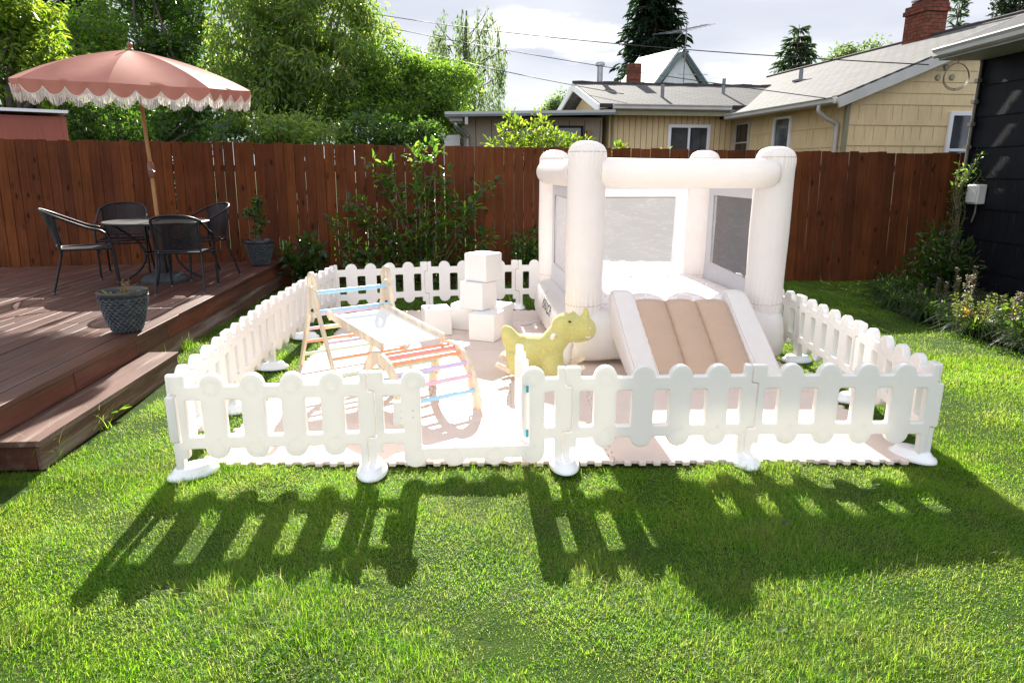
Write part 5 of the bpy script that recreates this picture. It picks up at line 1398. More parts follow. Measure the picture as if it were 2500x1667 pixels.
joints(yh, M['joint'], (0, 4.3, 0), -Y_, 4.2, [0.98 + 0.365 * k for k in range(6)], -X_, 0.30, [(0.05, 0.95, 2.0, 2.8), (1.85, 2.85, 2.0, 2.8)])
mb = MB(); mb.box((-0.016, -0.014, 1.42), (0.075, 0.075, 2.84)); mb.build('corner_board', M['trim_green'], yh)
roof_slab(yh, (-EO, -0.28, EZ), (-EO, 9.5, EZ), (PU, -0.28, PZ))
roof_slab(yh, (2 * PU + EO, -0.28, EZ), (2 * PU + EO, 9.5, EZ), (PU, -0.28, PZ))
mb = MB(); mb.tube([(PU, -0.30, PZ + 0.01), (PU, 9.52, PZ + 0.01)], 0.045, 6); mb.build('ridge_cap', M['ridge'], yh)
def rake(a, b, y=-0.305):
    mb = MB(); mb.beam((a[0], y, a[1]), (b[0], y, b[1]), 0.05, 0.17, (0, 0, 1)); mb.build('rake_board', M['trim'], yh)
rake((-EO, EZ - 0.13), (PU, PZ - 0.13)); rake((2 * PU + EO, EZ - 0.13), (PU + 0.01, PZ - 0.13))
mb = MB(); mb.add([(-EO, -0.26, EZ - 0.105), (0.02, -0.26, EZ - 0.105), (0.02, 9.4, EZ - 0.105), (-EO, 9.4, EZ - 0.105)], [(0, 1, 2, 3)]); mb.build('soffit', M['trim'], yh)
def gutter(a, b, parent, mat):
    a, b = Vector(a), Vector(b); d = (b - a).normalized(); side = Vector((0, 0, 1)).cross(d).normalized()
    mb = MB(); pr = [(0, 0), (0.0, -0.11), (0.05, -0.125), (0.09, -0.10), (0.085, -0.05), (0.11, -0.015), (0.105, 0.0), (0.095, -0.01), (0.07, -0.04), (0.04, -0.1), (0.012, -0.09), (0.012, 0.0)]
    n = len(pr); vs = [p + side * q[0] + Vector((0, 0, q[1])) for p in (a, b) for q in pr]
    fs = [(k, (k + 1) % n, n + (k + 1) % n, n + k) for k in range(n)] + [tuple(range(n))[::-1], tuple(n + k for k in range(n))]
    mb.add(vs, fs); return mb.build('gutter', mat, parent)
gutter((-EO - 0.005, -0.28, EZ - 0.015), (-EO - 0.005, 3.9, EZ - 0.015), yh, M['trim'])
mb = MB(); mb.tube(smooth_path([(-EO - 0.05, 0.16, EZ - 0.13), (-EO - 0.05, 0.16, EZ - 0.24), (-0.30, 0.16, EZ - 0.36), (-0.13, 0.16, EZ - 0.44), (-0.075, 0.16, EZ - 0.56), (-0.075, 0.16, 1.2), (-0.075, 0.16, 0.2)], 5), 0.04, 8); mb.build('downspout', M['trim'], yh, smooth=50)
window(yh, (0, 2.46, 2.0), -Y_, -X_, 0.68, 0.76, 0.055, None, M['glass_blind'])
window(yh, (0, 4.24, 1.95), -Y_, -X_, 0.72, 0.80, 0.05, 'h', M['glass_dark'], M['trim'], 0.42)
window(yh, (2.10, 0, 1.75), X_, -Y_, 0.85, 0.97, 0.075, 'h', M['glass'], None, 0.28)
for u, z in ((1.74, 3.31), (2.03, 3.32), (1.88, 3.49)):
    mb = MB(); mb.lathe([(0.0, 0.0), (0.052, 0.0), (0.056, 0.02), (0.045, 0.035), (0.0, 0.038)], 20); v = mb.build('wall_vent', M['vent'], yh, smooth=40); v.location = (u, -0.015, z); v.rotation_euler = (R(90), 0, 0)
# chimney with stepped brick top
mb = MB(); cx, cy = 3.62, 2.85
mb.box((cx, cy, 4.55), (0.52, 0.66, 1.0)); mb.box((cx, cy, 5.075), (0.60, 0.74, 0.09)); mb.box((cx, cy, 5.165), (0.55, 0.69, 0.09)); mb.box((cx + 0.12, cy, 5.25), (0.30, 0.62, 0.08)); mb.box((cx - 0.14, cy, 5.245), (0.2, 0.4, 0.07))
ch = mb.build('chimney', M['brick'], yh)
mb = MB(); mb.box((cx - 0.03, cy, 5.315), (0.46, 0.40, 0.035)); mb.tube([(cx - 0.03, cy, 5.33), (cx - 0.03, cy, 6.0)], 0.075, 14); mb.build('flue_pipe', M['galv'], ch, smooth=40)
mb = MB(); mb.tube([(1.75, 4.55, 3.72), (1.75, 4.55, 4.07)], 0.05, 10); mb.box((1.75, 4.55, 3.80), (0.26, 0.3, 0.05)); mb.build('vent_pipe', M['grey_pipe'], yh, smooth=40)
# low wing
WZ, WR, WW = 3.14, 3.86, 6.40
mb = MB(); mb.box((-1.6 + 0.02, 6.42, 1.5), (3.14, 4.06, 2.96)); mb.build('wing_core', M['yellow'], yh)
mb = MB(); mb.add([(-3.19, 4.36, 0), (-0.01, 4.36, 0), (-0.01, 4.36, 3.03), (-3.19, 4.36, 3.03)], [(0, 1, 2, 3)])
mb.add([(-3.19, 8.5, 0), (-3.19, 4.36, 0), (-3.19, 4.36, 3.03), (-3.19, 6.40, 3.68), (-3.19, 8.5, 3.03)], [(0, 1, 2, 3, 4)])
mb.build('wing_wall', M['yellow'], yh)
mb = MB()
for k in range(22): mb.box((-3.12 + 0.145 * k, 4.358, 1.5), (0.012, 0.006, 3.0))
mb.build('siding_grooves', M['joint'], yh)
roof_slab(yh, (-3.56, 3.94, WZ), (2.2, 3.94, WZ), (-3.56, WW, WR)); roof_slab(yh, (-3.56, 8.86, WZ), (2.2, 8.86, WZ), (-3.56, WW, WR))
mb = MB()
for k in range(20): mb.tube([(-3.6 + 0.28 * k, WW, WR + 0.012 + 0.012 * math.sin(k * 2.3)), (-3.6 + 0.28 * (k + 1), WW, WR + 0.012 + 0.012 * math.sin(k * 2.3 + 1.5))], 0.045, 6)
mb.build('ridge_cap', M['ridge'], yh)
for (a, b) in (((3.94, WZ - 0.10), (WW, WR - 0.10)), ((8.86, WZ - 0.10), (WW + .01, WR - 0.10))):
    mb = MB(); mb.beam((-3.585, a[0], a[1]), (-3.585, b[0], b[1]), 0.045, 0.16, (0, 0, 1)); mb.build('rake_board', M['trim_white'], yh)
mb = MB(); mb.beam((-3.2, 3.97, WZ - 0.175), (-0.02, 3.97, WZ - 0.175), 0.05, 0.15); mb.build('fascia', M['trim_green'], yh)
gutter((-0.35, 3.935, WZ - 0.01), (-3.25, 3.935, WZ - 0.01), yh, M['trim'])
mb = MB(); mb.add([(-3.5, 3.96, WZ - 0.11), (0, 3.96, WZ - 0.11), (0, 4.36, WZ - 0.11), (-3.5, 4.36, WZ - 0.11)], [(0, 1, 2, 3)]); mb.build('soffit', M['trim_green'], yh)
window(yh, (-1.72, 4.36, 1.62), X_, -Y_, 1.08, 1.10, 0.075, 'v', M['glass'])
mb = MB(); mb.tube(smooth_path([(-3.15, 4.0, WZ - 0.14), (-3.13, 4.2, WZ - 0.26), (-3.12, 4.31, WZ - 0.38), (-3.12, 4.31, 0.5)], 4), 0.032, 8); mb.build('downspout', M['trim_green'], yh, smooth=50)
for u, w, h in ((-1.75, 4.75, 0.30), (0.12, 5.35, 0.36)):
    zz_ = WZ + (w - 3.94) * (WR - WZ) / (WW - 3.94); mb = MB(); mb.tube([(u, w, zz_ - 0.05), (u, w, zz_ + h)], 0.045, 10); mb.build('vent_pipe', M['grey_pipe'], yh, smooth=40)
mb = MB(); mb.tube([(-2.72, 6.9, 3.7), (-2.72, 6.9, 4.36)], 0.075, 14); mb.lathe([(0.10, 4.36), (0.13, 4.38), (0.13, 4.42), (0.10, 4.46), (0.02, 4.47)], 16, c=(-2.72, 6.9, 0)); mb.build('stove_flue', M['galv'], yh, smooth=40)
mb = MB(); mb.box((-1.70, 7.1, 4.0), (0.29, 0.4, 0.92)); mb.build('small_chimney', M['brick'], yh)

# taupe flat roofed building
bb = empty('flat_roofed_building', (-1.15, 16.5, 0), R(3), 'taupe flat roofed outbuilding with dark windows left of the yellow house', 'building')
mb = MB(); mb.box((1.66, 2.2, 1.43), (3.3, 4.2, 2.86)); mb.build('wall', M['brown_wall'], bb)
mb = MB()
for k in range(9): mb.box((0.30 + 0.37 * k, 0.098, 1.4), (0.02, 0.006, 2.8))
mb.build('siding_grooves', M['joint_brown'], bb)
mb = MB(); Mx = Matrix.Rotation(R(-0.9), 4, 'Y'); mb.box((1.55, 2.0, 2.93), (3.9, 5.0, 0.06), M=Mx); mb.build('roof', M['trim'], bb)
mb = MB(); Mx = Matrix.Rotation(R(-0.9), 4, 'Y'); mb.box((1.55, -0.48, 2.875), (3.9, 0.03, 0.05), M=Mx); mb.build('fascia', M['teal_trim'], bb)
mb = MB(); mb.box((-0.15, 0.1, 2.80), (0.30, 0.9, 0.12)); mb.box((0.09, -0.44, 2.76), (0.07, 0.07, 0.2)); mb.build('eave_box', M['trim'], bb)
mb = MB(); mb.tube(smooth_path([(-0.16, -0.2, 2.74), (-0.14, -0.2, 2.62), (0.03, -0.05, 2.5), (0.10, 0.0, 2.4), (0.10, 0.02, 2.2), (0.10, 0.02, 0.5)], 5), 0.055, 8); mb.build('downspout', M['galv'], bb, smooth=50)
window(bb, (1.30, 0.1, 1.85), X_, -Y_, 1.55, 0.82, 0.05, 'v', M['glass_dark'], M['black_wall'])
mb = MB(); mb.box((2.98, 0.03, 2.50), (0.11, 0.13, 0.14)); mb.build('wall_lantern', M['twig'], bb, bevel=0.01)
wb = MB(); wb.box((-2.3, 17.6, 1.35), (2.0, 0.2, 2.3)); tag(wb.build('white_wall', M['trim_white']), 'white wall glimpsed between the round tree and the taupe building', 'wall')

# pale blue gable house far behind
ph = empty('gabled_house', (5.0, 28, 0), R(8), 'pale blue gabled house far behind the yellow roof with an aerial on its peak', 'house')
gw, gz0, gz1 = 3.1, 4.0, 6.12
mb = MB(); mb.box((gw / 2 + 0.2, 2.0, 2.0), (gw - 0.3, 3.8, 4.2)); mb.add([(0.15, 0, 3.9), (gw + 0.1, 0, 3.9), (gw / 2 + 0.12, 0, gz1 - 0.12)], [(0, 1, 2)]); mb.build('wall', M['pale_blue'], ph)
for k in range(7):
    pass
mb = MB(); pk = gw / 2 + 0.12
mb.beam((-0.35, -0.10, gz0 - 0.28), (pk, -0.10, gz1), 0.2, 0.14); mb.beam((gw + 0.60, -0.10, gz0 - 0.28), (pk + 0.02, -0.10, gz1), 0.2, 0.14); mb.build('rake_board', M['teal_trim'], ph)
roof_slab(ph, (-0.35, -0.2, gz0 - 0.24), (-1.2, 3.0, gz0 - 0.24), (pk, -0.2, gz1 + 0.06), 0.08, M['roof_white']); roof_slab(ph, (gw + 0.6, -0.2, gz0 - 0.24), (gw + .6, 6.0, gz0 - 0.24), (pk, -0.2, gz1 + 0.06), 0.08, M['shingle_dark'])
mb = MB(); mb.box((pk - 0.9, -0.008, 4.9), (2.0, 0.01, 0.04)); mb.box((pk + 0.5, -0.008, 5.3), (1.2, 0.01, 0.03)); mb.build('trim_line', M['trim'], ph)
an = MB(); ax = pk; an.tube([(ax, -0.3, 4.9), (ax, -0.3, 7.05)], 0.022, 6); an.tube([(ax - 0.75, -0.2, 6.72), (ax + 0.8, -0.45, 7.05)], 0.016, 5); an.tube([(ax, -0.3, 6.9), (ax - 0.5, -0.6, 6.45)], 0.014, 5)
for k in range(8):
    t = k / 7; c = Vector((ax - 0.72 + 1.5 * t, -0.2 - 0.24 * t, 6.73 + 0.31 * t)); hl = 0.55 - 0.04 * k
    an.tube([c + Vector((-hl * 0.75, hl, 0.10 * hl)), c + Vector((hl * 0.75, -hl, -0.10 * hl))], 0.007, 4)
an.build('aerial', M['grey_pipe'], ph)

# black house at the right
bk = empty('black_house', (6.58, 10.0, 0), R(0.8), 'black shingled house wall with pale gutter at the right edge', 'house')
mb = MB(); mb.box((3.03, -5.0, 1.6), (5.98, 10.0, 3.2)); mb.build('wall_core', M['black_wall'], bk)
zb = [0.30 + 0.415 * k for k in range(8)]; zb[-1] = 3.17
lap_wall('wall', M['black_wall'], bk, (0, 0, 0), -Y_, 10.0, [0.02] + zb, -X_, 0.024)
lap_wall('wall', M['black_wall'], bk, (6, 0, 0), -X_, 6.0, [0.02] + zb, Y_, 0.024)
joints(bk, M['cable'], (0, 0, 0), -Y_, 8, zb, -X_, 0.33, (), 0.004)
mb = MB(); mb.box((-0.012, 0.012, 1.6), (0.07, 0.07, 3.15)); mb.build('corner_board', M['black_wall'], bk)
# conduit strip with clips
mb = MB(); mb.tube([(-0.075, -0.03, 0.3), (-0.075, -0.03, 3.08)], 0.02, 8)
for z in (1.35, 1.66, 1.97, 2.28, 2.58, 2.86): mb.box((-0.085, -0.03, z), (0.06, 0.075, 0.05))
mb.build('conduit', M['conduit'], bk, smooth=40)
mb = MB(); mb.box((-0.31, -4.62, 3.15), (0.62, 9.4, 0.03)); mb.build('soffit', M['trim'], bk)
mb = MB(); mb.beam((-0.60, 0.1, 3.20), (-0.60, -9.3, 3.20), 0.03, 0.13); mb.build('fascia', M['trim'], bk)
g_ = gutter((-0.61, -9.3, 3.285), (-0.61, 0.1, 3.285), bk, M['trim'])
roof_slab(bk, (-0.66, 0.12, 3.285), (-0.66, -9.3, 3.285), (3.0, 0.12, 4.72), 0.05, M['shingle_dark'])
mb = MB(); mb.beam((-0.6, 0.14, 3.25), (3.0, 0.14, 4.66), 0.03, 0.12); mb.build('rake_board', M['trim'], bk)
# white utility box
ubx = empty('utility_box', (6.50, 9.62, 1.19), R(0.8), 'white plastic utility box fixed to the black house wall', 'utility box')
mb = MB(); mb.box((0, 0, 0.135), (0.125, 0.23, 0.27)); mb.build('housing', M['box_white'], ubx, bevel=0.018, seg=3)
mb = MB(); mb.box((-0.07, 0, 0.14), (0.02, 0.20, 0.235)); mb.build('cover', M['box_white'], ubx, bevel=0.008)
mb = MB(); mb.tube([(0, -0.03, 0.0), (0.01, -0.02, -0.12), (0.03, 0.05, -0.25)], 0.012, 7); mb.build('cable_tail', M['conduit'], ubx, smooth=60)
# coil of wire hanging from the eave
cw = MB(); c0_ = Vector(at(2334, 186, 9.9))
for k in range(4):
    r = 0.165 + 0.006 * k; o = Vector((0.004 * k, 0.006 * k - 0.01, -0.004 * k))
    cw.tube([c0_ + o + Vector((r * math.cos(2 * PI * j / 36), 0.05 * math.sin(2 * PI * j / 36 * 2) * .3, r * 0.98 * math.sin(2 * PI * j / 36))) for j in range(36)], 0.003, 5, closed=True)
cw.tube([c0_ + Vector((0, 0, 0.165)), c0_ + Vector((0.01, 0.0, 0.22))], 0.006, 5); cw.tube([c0_ + Vector((0.0, 0, -0.16)), c0_ + Vector((0.0, -0.01, -0.185))], 0.008, 5)
tag(cw.build('wire_coil', M['conduit'], smooth=60), 'coil of spare wire hanging below the gutter of the black house', 'wire coil')
# shed behind the fence, far left
sh = empty('garden_shed', (-9.23, 11.02, 0), R(38), 'red painted shed with pale flat roof behind the fence at far left', 'shed')
mb = MB(); mb.box((0.95, 0.9, 1.27), (1.92, 1.8, 2.54)); mb.build('wall', M['shed_red'], sh)
mb = MB(); mb.box((1.89, 0.005, 1.27), (0.07, 0.03, 2.54)); mb.build('corner_board', M['shed_red'], sh)
mb = MB(); mb.box((0.93, 0.9, 2.62), (2.06, 2.0, 0.05)); mb.build('roof', M['trim_white'], sh)

# ================================================================== overhead cables
def cable(a, b, sag, label, r=0.011):
    a, b = Vector(a), Vector(b); n = 30
    mb = MB(); mb.tube([a.lerp(b, k / n) - Vector((0, 0, sag * 4 * (k / n) * (1 - k / n))) for k in range(n + 1)], r, 6)
    tag(mb.build('overhead_cable', M['cable'], smooth=60), label, 'cable', 'overhead cables')
cable(at(560, -40, 24), (6.0, 10.35, 3.12), 0.35, 'upper overhead cable running down to the black house eave', 0.008)
cable(at(430, -60, 24), Vector((6.164, 13.0, 0)) + Vector((-0.30, -0.32, 2.86)), 0.30, 'middle overhead cable running down to the yellow house corner', 0.008)
cable(at(700, 20, 26), Vector((2.65, 16.9, 3.40)), 0.25, 'lowest overhead cable ending at the low wing of the yellow house', 0.010)

# ================================================================== trees beyond the fence
def E(u, v, Y, ru, rv, rd):
    c = at(u, v, Y); s = Y / 1690.0
    return ((c.x, c.y, c.z), (ru * s, rd, rv * s))
random.seed(21)
TG = 'garden trees beyond the fence'
tree('laurel_tree', 'bright yellow green laurel with large glossy leaves at the far left edge', 'tree', (-9.6, 13.6, 0),
     [E(10, 130, 13.6, 105, 150, 1.0), E(70, 60, 13.6, 70, 90, .8), E(-60, 40, 13.8, 140, 150, 1.2), E(110, 180, 13.4, 60, 70, .7)], 210, 44, 0.15, 0.36, M['leaf_bright'], TG, 0.13, 0.35, 0.8, 0.36)
conifer('dark_cedar', 'dark conifer standing behind the bright laurel and the umbrella top', (-15.5, 26, 0), 12.5, 3.4, M['needle'], TG, 30, 13, 0.45, 0.3, 0.4)
tree('broadleaf_bush', 'mid green bush filling the gap above the umbrella left side', 'tree', (-11.0, 19, 0),
     [E(215, 140, 18, 75, 110, 1.2), E(170, 240, 17.6, 120, 100, 1.2), E(260, 220, 17.5, 90, 110, 1.2), E(235, 60, 18.4, 45, 60, .8)], 190, 55, 0.12, 0.55, M['leaf_mid'], TG, 0.12, 0.3, 0.8, 0.45)
tree('dense_tree', 'tall dense dark green tree directly behind the umbrella', 'tree', (-9.4, 21.5, 0),
     [E(430, 60, 21.5, 125, 120, 1.8), E(400, -20, 22, 130, 90, 1.8), E(350, 180, 21, 120, 110, 1.6), E(470, 200, 21, 120, 120, 1.6), E(420, 290, 20.5, 200, 80, 1.3)], 300, 88, 0.125, 0.6, M['leaf_dark'], TG, 0.2, 0.3, 0.8, 0.46)
tree('willow_tree', 'tall airy light green tree with long drooping leaves in the middle', 'tree', (-6.6, 19.2, 0),
     [E(640, 80, 19.2, 110, 120, 1.6), E(760, 40, 19.5, 130, 110, 1.6), E(650, 200, 18.8, 130, 100, 1.6), E(780, 190, 19, 150, 110, 1.6), E(730, -30, 20, 150, 60, 1.2), E(900, 60, 19.8, 55, 80, 1.0), E(870, 190, 18.8, 90, 90, 1.3), E(700, 270, 18.4, 190, 80, 1.4)], 420, 74, 0.18, 0.28, M['leaf_willow'], TG, 0.19, 0.85, 0.95, 0.40, nbranch=34)
tree('round_tree', 'rounded leafy tree at the right end of the tree row beside the taupe building', 'tree', (-3.6, 18.6, 0),
     [E(1000, 250, 18.6, 110, 95, 1.4), E(1060, 270, 18.4, 70, 80, 1.1), E(960, 190, 18.8, 90, 80, 1.2), E(1090, 215, 18.8, 60, 50, .8), E(1040, 190, 19, 70, 50, .9), E(930, 300, 18.0, 120, 60, 1.2), E(1120, 190, 19.2, 45, 30, .6)], 380, 62, 0.10, 0.5, M['leaf_mid'], TG, 0.16, 0.2, 0.8, 0.36, nbranch=30)
# understorey behind the fence
tree('hedge_shrub', 'loose dark shrub showing over the fence below the umbrella', 'tree', (-8.6, 14.0, 0),
     [E(250, 300, 14.2, 90, 60, .8), E(360, 330, 14.6, 70, 40, .7), E(470, 300, 15.2, 80, 70, .7), E(560, 330, 14.2, 60, 30, .6)], 90, 60, 0.10, 0.6, M['leaf_dark'], TG, 0.06, 0.2, 0.8, 0.30)
tree('hedge_shrub', 'leafy bush at the foot of the willowy tree just over the fence', 'tree', (-5.0, 14.6, 0),
     [E(690, 320, 14.6, 70, 50, .8), E(800, 335, 14.2, 60, 25, .6)], 55, 60, 0.12, 0.4, M['leaf_willow'], TG, 0.06, 0.5, 0.8, 0.30)
tree('hedge_shrub', 'low dark shrub over the fence below the round tree', 'tree', (-3.6, 15.0, 0),
     [E(900, 330, 15, 70, 40, .7), E(1010, 335, 15, 70, 30, .6)], 70, 55, 0.09, 0.6, M['leaf_dark'], TG, 0.06, 0.2, 0.8, 0.28)
# weeping birch far away
def weeping(base, label):
    root = empty('weeping_birch', base, 0, label, 'tree', TG); b = Vector(base); P = []; D = []; N = []; S = []
    tbm = MB(); top = Vector((0.3, 0, 9.6)); tbm.tube([(0, 0, 0), (0.1, 0, 5), top], [0.2, 0.13, 0.03], 8)
    for k in range(210):
        h = random.uniform(4.5, 9.8); a = random.uniform(0, 2 * PI); r = 1.75 * math.sqrt(random.random()) * (1.1 - 0.35 * max(0, (h - 8) / 2))
        p0 = Vector((r * math.cos(a) + 0.2, r * math.sin(a), h)); Lh = random.uniform(1.0, 3.2); Lh = min(Lh, h - 2.4)
        if k % 5 == 0: tbm.tube(branch_path((0.1, 0, h - 1.2), p0, .1, 3), 0.02, 4)
        n = int(Lh * 26); sw = random.uniform(-.12, .12)
        for j in range(n):
            t = random.random(); P.append((p0.x + sw * t + random.gauss(0, .06), p0.y + random.gauss(0, .06), p0.z - Lh * t)); D.append((random.gauss(0, .35), random.gauss(0, .35), -1)); N.append((random.gauss(0, 1), random.gauss(0, 1), .2)); S.append(random.uniform(.10, .19))
    S = np.array(S); leaf_mesh('crown', np.array(P), np.array(D, float), np.array(N), S, S * 0.42, M['leaf_birch'], root); tbm.build('trunk', M['bark'], root, smooth=60)
weeping((-2.35 * 1.0, 33, -1.0), 'weeping birch with hanging pale foliage far behind the taupe building')
conifer('slim_fir', 'slim dark conifer just left of the weeping birch', (-3.4, 36, 0), 8.6, 1.1, M['needle'], TG, 20, 7, 0.4, 0.3, 0.5)
conifer('tall_spruce', 'tall dark spruce rising behind the pale blue gable', (9.0, 46, 0), 17.5, 3.2, M['needle'], TG, 46, 20, 0.60, 0.22, 0.45, 0.30)
conifer('young_fir', 'young pale green fir behind the ridge of the yellow roof', (14.2, 36, 0), 8.7, 2.7, M['needle_light'], TG, 30, 14, 0.42, 0.1, 0.45, 0.3)
conifer('slim_cypress', 'narrow cypress peeking over the roof right of the chimney', (18.3, 30, 0), 8.7, 0.9, M['needle_light'], TG, 26, 10, 0.3, -0.5, 0.3)
tree('far_tree', 'distant dark tree top over the roof at the upper right corner', 'tree', (25.5, 38, 0), [E(2475, 10, 38, 28, 42, 1.0), E(2495, -20, 38, 30, 40, 1.0)], 46, 40, 0.22, 0.5, M['needle'], TG, 0.2, 0.2, 0.9, 0.6)
tree('far_tree', 'distant round green tree top over the main roof left of the chimney', 'tree', (20, 38, 0), [E(2105, 125, 38, 45, 25, 1.5), E(2050, 150, 38, 30, 20, 1)], 46, 46, 0.2, 0.6, M['leaf_birch'], TG, 0.2, 0.2, 0.9, 0.5)
tree('far_tree', 'distant yellowish tree behind the low wing roof', 'tree', (2.6, 40, 0), [E(1370, 258, 40, 32, 24, 1.4), E(1350, 270, 40, 25, 20, 1)], 46, 46, 0.2, 0.6, M['leaf_birch'], TG, 0.2, 0.2, 0.9, 0.5)
# young fruit tree over the fence
def fruit_tree():
    tw_ = []
    for u, v in ((1240, 285), (1262, 300), (1232, 310), (1268, 325), (1318, 285), (1330, 300), (1300, 310), (1345, 318), (1310, 330), (1290, 335), (1250, 340), (1225, 335), (1360, 330), (1375, 340), (1395, 342), (1410, 345), (1432, 345), (1350, 345), (1330, 342), (1195, 348), (1280, 350), (1385, 355), (1400, 358)):
        Y = 11.3 + random.uniform(-.25, .25); tw_.append((W(u, v, Y), W(1300 + (u - 1300) * .4, min(420, v + 90), 11.3)))
    wall_shrub('fruit_tree', 'young bright green fruit tree leafing out above the fence', W(1300, 640, 11.3), tw_, M['leaf_bright'], 0.095, 8, 0.5, 0.12)
fruit_tree()
tw_ = [(W(u, v, 10.7), W(1515, 420, 10.7)) for u, v in ((1505, 362), (1520, 358), (1530, 372), (1498, 378), (1625, 380), (1640, 385))]
wall_shrub('fence_sprig', 'small green sprig poking over the fence behind the bounce house beam', W(1515, 560, 10.7), tw_, M['leaf_bright'], 0.10, 5, 0.45, 0.06)

# ================================================================== planting by the black house
tw_ = [(W(u, v, 9.75 + random.uniform(-.15, .2)), W(2335, min(700, v + 100), 9.7)) for u, v in ((2345, 440), (2330, 455), (2350, 480), (2338, 420), (2325, 505), (2345, 520), (2318, 540), (2335, 560), (2345, 400), (2360, 410), (2335, 470), (2322, 485), (2312, 515), (2352, 455), (2395, 375), (2425, 365), (2410, 390), (2442, 362), (2380, 395), (2390, 410), (2400, 360))]
wall_shrub('climbing_vine', 'twining vine climbing the conduit at the corner of the black house', W(2330, 640, 9.7), tw_, M['leaf_shrub'], 0.06, 3.2, 0.45, 0.05)
tw_ = [(W(u, v, 9.25 + random.uniform(-.35, .35)), W(2330 + (u - 2330) * .35, 720, 9.2)) for u, v in ((2280, 565), (2300, 575), (2262, 590), (2320, 590), (2345, 600), (2250, 615), (2290, 620), (2335, 640), (2370, 625), (2240, 640), (2225, 655), (2270, 650), (2310, 660), (2350, 670), (2215, 680), (2250, 690), (2290, 690), (2330, 700), (2200, 700))]
wall_shrub('broadleaf_shrub', 'dark glossy shrub in the corner between fence and black house', W(2320, 735, 9.2), tw_, M['leaf_dark'], 0.13, 8, 0.30, 0.13)
def strap_clump(loc, n, L, label, mat=None):
    root = empty('strap_leaf_clump', loc, 0, label, 'plant', 'strap leaved clumps along the garden bed')
    mb = MB()
    for k in range(n):
        a = random.uniform(0, 2 * PI); l = L * random.uniform(.6, 1.15); w = 0.007 * random.uniform(.7, 1.2); el = random.uniform(0.5, 1.35); p = Vector((random.gauss(0, .035), random.gauss(0, .035), 0)); d = Vector((math.cos(a), math.sin(a), 0)); s = Vector((-d.y, d.x, 0))
        pts = []; q = p.copy(); e = el
        for j in range(6):
            pts.append(q.copy()); q = q + (d * math.cos(e) + Vector((0, 0, math.sin(e)))) * l / 5; e -= 0.42
            if q.z < 0.01: q.z = 0.01
        vs = []; 
        for j, q in enumerate(pts): ww = w * (1 - (j / 5) ** 3 * 0.9); vs += [q - s * ww, q + s * ww]
        mb.add(vs, [(2 * j, 2 * j + 1, 2 * j + 3, 2 * j + 2) for j in range(5)])
    mb.build('leaves', mat or M['leaf_strap'], root, smooth=80); return root
sl_ = [((5.0, 6.15), 'strap leaved clump nearest the camera at the right edge of the bed'), ((4.80, 6.75), 'arching strap leaved clump below the yellow green seed spikes'), ((5.35, 6.55), 'strap leaved clump under the black wall near the right edge'), ((4.72, 7.45), 'strap leaved clump in the middle of the bed beside the orange leaves'),
       ((5.25, 7.3), 'strap leaved clump behind the middle of the bed against the wall side'), ((4.75, 8.15), 'strap leaved clump at the shaded left part of the bed'), ((4.95, 8.85), 'strap leaved clump at the back of the bed near the glossy shrub'), ((5.5, 5.75), 'strap leaved clump at the lower right of the bed cut by the frame'), ((4.95, 5.5), 'strap leaved clump spilling onto the lawn at the right edge')]
for (x, y), lb_ in sl_:
    strap_clump((x, y, 0.01), 190, 0.50, lb_)
def spike(loc, h, label, mat, name='seed_spike'):
    root = empty(name, loc, 0, label, 'plant', 'tall seed spikes in the garden bed'); st = MB(); lean = Vector((random.uniform(-.06, .06), random.uniform(-.06, .06), 0))
    pth = smooth_path([(0, 0, 0), lean * 0.4 + Vector((0, 0, h * 0.5)), lean + Vector((0, 0, h))], 5); st.tube(pth, [0.006 * (1 - .6 * i / 10) for i in range(11)], 5); st.build('stem', M['stem'], root, smooth=60)
    n = 95; P = []; D = []
    for k in range(n):
        t = random.uniform(0.42, 1.0); i = min(int(t * 10), 9); q = pth[i].lerp(pth[i + 1], t * 10 - i); a = random.uniform(0, 2 * PI); r = 0.022 * (1.25 - t) + 0.006
        o = Vector((math.cos(a), math.sin(a), random.uniform(-.3, .6))); P.append(q + o * r * random.random()); D.append(o)
    P = np.array([tuple(q) for q in P]); D = np.array([tuple(q) for q in D]); S = rng.uniform(.014, .027, n)
    leaf_mesh('seed_head', P, D, rand_unit(n) + np.array([0, 0, .5]), S, S * 0.7, mat, root)
spots = [(2340, 835, 715, 6.9, 0), (2355, 830, 712, 7.0, 0), (2400, 830, 738, 6.7, 0), (2420, 830, 722, 6.7, 0), (2440, 840, 718, 6.55, 0), (2458, 850, 720, 6.5, 0), (2412, 850, 735, 6.5, 0), (2365, 800, 672, 7.2, 1), (2372, 810, 668, 7.3, 1), (2390, 780, 650, 8.0, 2), (2290, 780, 680, 7.9, 2), (2335, 780, 675, 7.8, 2), (2200, 720, 662, 9.2, 2), (2315, 790, 690, 7.7, 2), (2350, 780, 655, 7.9, 2), (2490, 850, 715, 6.6, 1), (2480, 860, 712, 6.3, 1), (2380, 840, 730, 6.8, 0), (2345, 845, 735, 6.7, 0), (2255, 770, 690, 8.1, 2)]
names = ['leftmost', 'second', 'third', 'fourth', 'fifth', 'sixth', 'seventh']
used = {0: 0, 1: 0, 2: 0}
kinds = {0: 'yellow green seed spike in the sunny part of the bed', 1: 'tall pale feathery seed spike against the black wall', 2: 'thin dry brown seed spike in the shaded part of the bed'}
order = sorted(spots, key=lambda s: s[0])
ordn = ['leftmost', 'second from the left', 'third from the left', 'fourth from the left', 'fifth from the left', 'sixth from the left', 'seventh from the left', 'eighth from the left', 'ninth from the left', 'tenth from the left']
